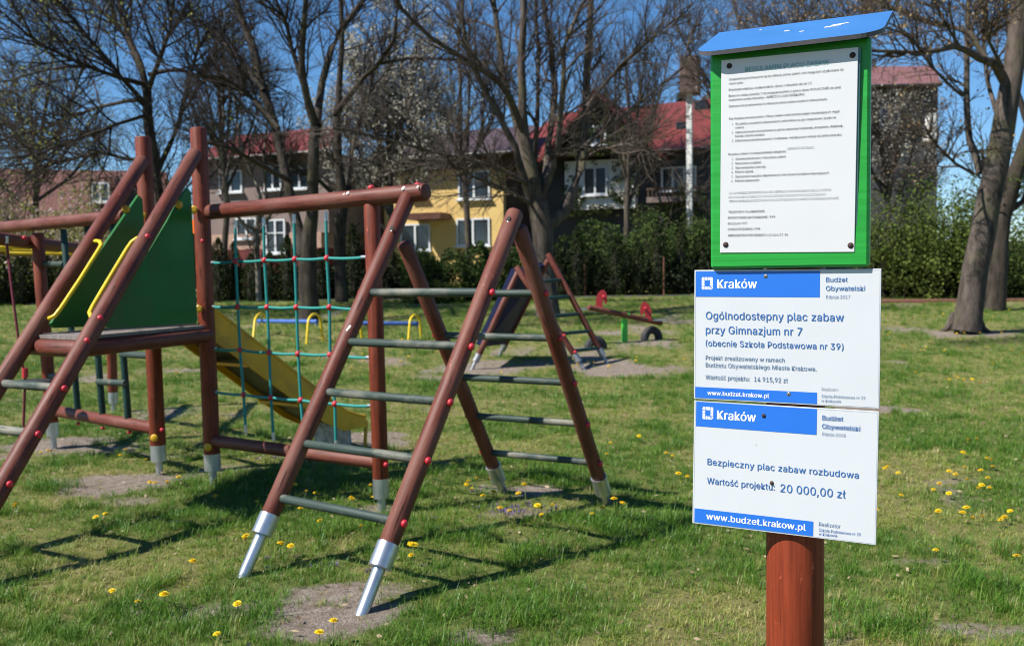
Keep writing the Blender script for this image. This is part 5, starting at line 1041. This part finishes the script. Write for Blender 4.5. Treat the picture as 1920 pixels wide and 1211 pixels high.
oc = np.array([(1, 0, 0), (0, 1, 0), (-1, 0, 0), (0, -1, 0), (0, 0, .7), (0, 0, -.5)])*1.0; V = c_[:, None]+oc[None]*s_[:, None, None]*r.uniform(.6, 1.3, (n, 6, 1)); fi = np.array([(0, 1, 4), (1, 2, 4), (2, 3, 4), (3, 0, 4), (1, 0, 5), (2, 1, 5), (3, 2, 5), (0, 3, 5)])
F = (np.arange(n)[:, None, None]*6+fi[None]).reshape(-1, 3); o = np_obj('soil_crumbs', V.reshape(-1, 3), F, simple('soil_crumb', (.34, .28, .23), .95, .5, 40, bmp=0)); tag(o, 'small crumbs and pebbles on the bare soil patches', 'pebbles', kind='stuff')
# dandelions: three shared builds, each flower its own thing
M_dan = simple('dandelion_petals', (.86, .66, .008), .6, .25, 150, bmp=.3, col2=(.80, .50, .004)); M_stem = simple('dandelion_stem', (.16, .22, .06), .6, .3, 20, bmp=0)
dp = []
for k in range(3):
    r = random.Random(k); H = (.05, .075, .035)[k]; m = MB(); tx, ty = r.uniform(-.012, .012), r.uniform(-.012, .012); m.tube([(0, 0, -.02), (tx*.4, ty*.4, H*.6), (tx, ty, H)], .0018, 6); st = m.mesh('stem', M_stem, True)
    m = MB(); n_ = 18
    for ring, (rad, zz_, ln) in enumerate(((.019, .004, .5), (.015, .008, .5), (.010, .011, .5), (.005, .013, .6))):
        for i in range(n_-ring*3):
            a = 6.283*i/(n_-ring*3)+ring*.2; ca, sa_ = math.cos(a), math.sin(a); w = .0030; R1 = rad*r.uniform(.85, 1.1); z1 = H+zz_+r.uniform(-.001, .001)
            m.add([(tx+ca*.002-sa_*w, ty+sa_*.002+ca*w, H+.004+ring*.002), (tx+ca*.002+sa_*w, ty+sa_*.002-ca*w, H+.004+ring*.002), (tx+ca*R1+sa_*w, ty+sa_*R1-ca*w, z1), (tx+ca*R1-sa_*w, ty+sa_*R1+ca*w, z1)], [(0, 1, 2, 3)])
    m.ball((tx, ty, H+.002), .006, (1, 1, .9), 8, 5); fl = m.mesh('flower_head', M_dan); dp.append((st, fl))
def dandelion(p, s, k, grp):
    M = Matrix.Translation(p) @ Matrix.Rotation(random.uniform(0, 6.28), 4, 'Z') @ Matrix.Diagonal((s, s, s*random.uniform(.8, 1.2), 1)) @ Matrix.Rotation(random.uniform(-.35, .35), 4, 'X')
    st, fl = dp[k]; o = bpy.data.objects.new('dandelion', None); o.empty_display_size = .03; finish(o, Matrix.Translation(p), None); tag(o, 'yellow dandelion flower '+grp, 'dandelion', 'dandelions '+grp)
    finish(bpy.data.objects.new('stem', st), M, o); finish(bpy.data.objects.new('flower_head', fl), M, o)
dl = [(x/2.809, 780+y/2.809) for x, y in ((215, 215), (250, 210), (275, 203), (628, 228), (648, 228), (770, 240), (792, 388), (830, 388), (885, 375), (945, 353), (1140, 390), (1135, 450), (525, 562), (540, 555), (15, 475), (65, 510), (100, 525), (1398, 437), (1360, 477), (1555, 405), (1675, 415), (1680, 437), (1600, 430), (1560, 497), (1588, 507), (1662, 553), (1700, 577), (1302, 682), (1470, 742), (1520, 725), (995, 827), (593, 968), (710, 1013), (865, 1013), (1277, 1085), (1168, 1177), (1680, 1205), (1757, 1190))]
dl += [(820+x/3.5615, 780+y/3.5615) for x, y in ((185, 480), (215, 480), (243, 470), (225, 505), (295, 577), (355, 507), (368, 537), (543, 555), (590, 545), (695, 622), (760, 640), (685, 680), (462, 658), (425, 660), (722, 710), (1020, 680), (1105, 667), (1185, 635), (1200, 570), (1230, 622), (1160, 225), (1135, 268), (1345, 165), (1590, 445), (1660, 427), (1565, 300), (1520, 305))]
dl += [(340+x/2.158, 650+y/2.158) for x, y in ((690, 632), (692, 642), (760, 605), (770, 618), (780, 632), (738, 763), (267, 803), (940, 850), (925, 862), (938, 874))]
dl += [(1640+x/3.364, 640+y/3.364) for x, y in ((752, 160), (263, 217), (485, 248), (505, 232), (520, 248), (550, 246), (608, 262), (688, 287), (568, 650), (595, 655), (632, 648), (547, 720), (78, 828), (70, 873), (140, 848), (708, 773), (718, 803), (757, 803), (683, 838), (585, 842), (527, 862), (473, 853), (605, 922), (635, 945), (675, 950), (713, 922), (708, 948), (393, 948), (377, 998), (485, 978), (162, 998), (32, 1110), (385, 1113), (598, 1098), (540, 1143), (620, 1152), (695, 1147), (870, 1122), (838, 1145), (822, 1167))]
dl += [(1757, 1049), (1907, 1053), (1084, 688), (1076, 682), (1072, 690), (1140, 691), (1146, 689), (1190, 679), (1193, 671), (1086, 800), (940, 700), (765, 672), (690, 745)]
r = random.Random(12)
for i in range(44): dl.append((r.uniform(640, 1290), 560+r.random()**1.2*130))
for i in range(34): dl.append((r.uniform(1660, 1920), 575+r.random()**1.3*90))
for i in range(40): dl.append((r.uniform(400, 700), r.uniform(590, 720)))
for i in range(24): dl.append((r.uniform(0, 380), r.uniform(600, 720)))
for i, (px, py) in enumerate(dl):
    p = GT(px, py+5); s = .84+.36*r.random(); 
    if p.y > 12: s *= 1.25
    if px > 1640: z_ = 'low in the near lawn right of the notice board' if py > 800 else ('in the mid lawn between notice board and right tree' if py > 655 else 'in the far lawn around the right tree trunk')
    elif px > 1020: z_ = 'between the rear ladder foot and the notice board' if py > 780 else ('at the worn ground by the small slide' if py > 660 else 'in the far lawn near the seesaw')
    elif px > 800: z_ = 'under the rear ladder of the A frame' if py > 760 else 'in the far lawn behind the A frame ladder'
    elif px > 600: z_ = 'between the two feet of the front ladder' if py > 880 else 'in the far lawn behind the free standing net post'
    elif px > 400: z_ = 'in the front lawn left of the front ladder feet' if py > 840 else 'in the far lawn seen through the rope net'
    elif px > 110: z_ = 'in the front lawn below the tower posts' if py > 800 else 'in the far lawn seen under the tower deck'
    else: z_ = 'at the lower left beside the tower ladder rails' if py > 740 else 'in the far lawn at the left edge'
    dandelion(p+Vector((0, 0, .01)), s, i % 3, z_)
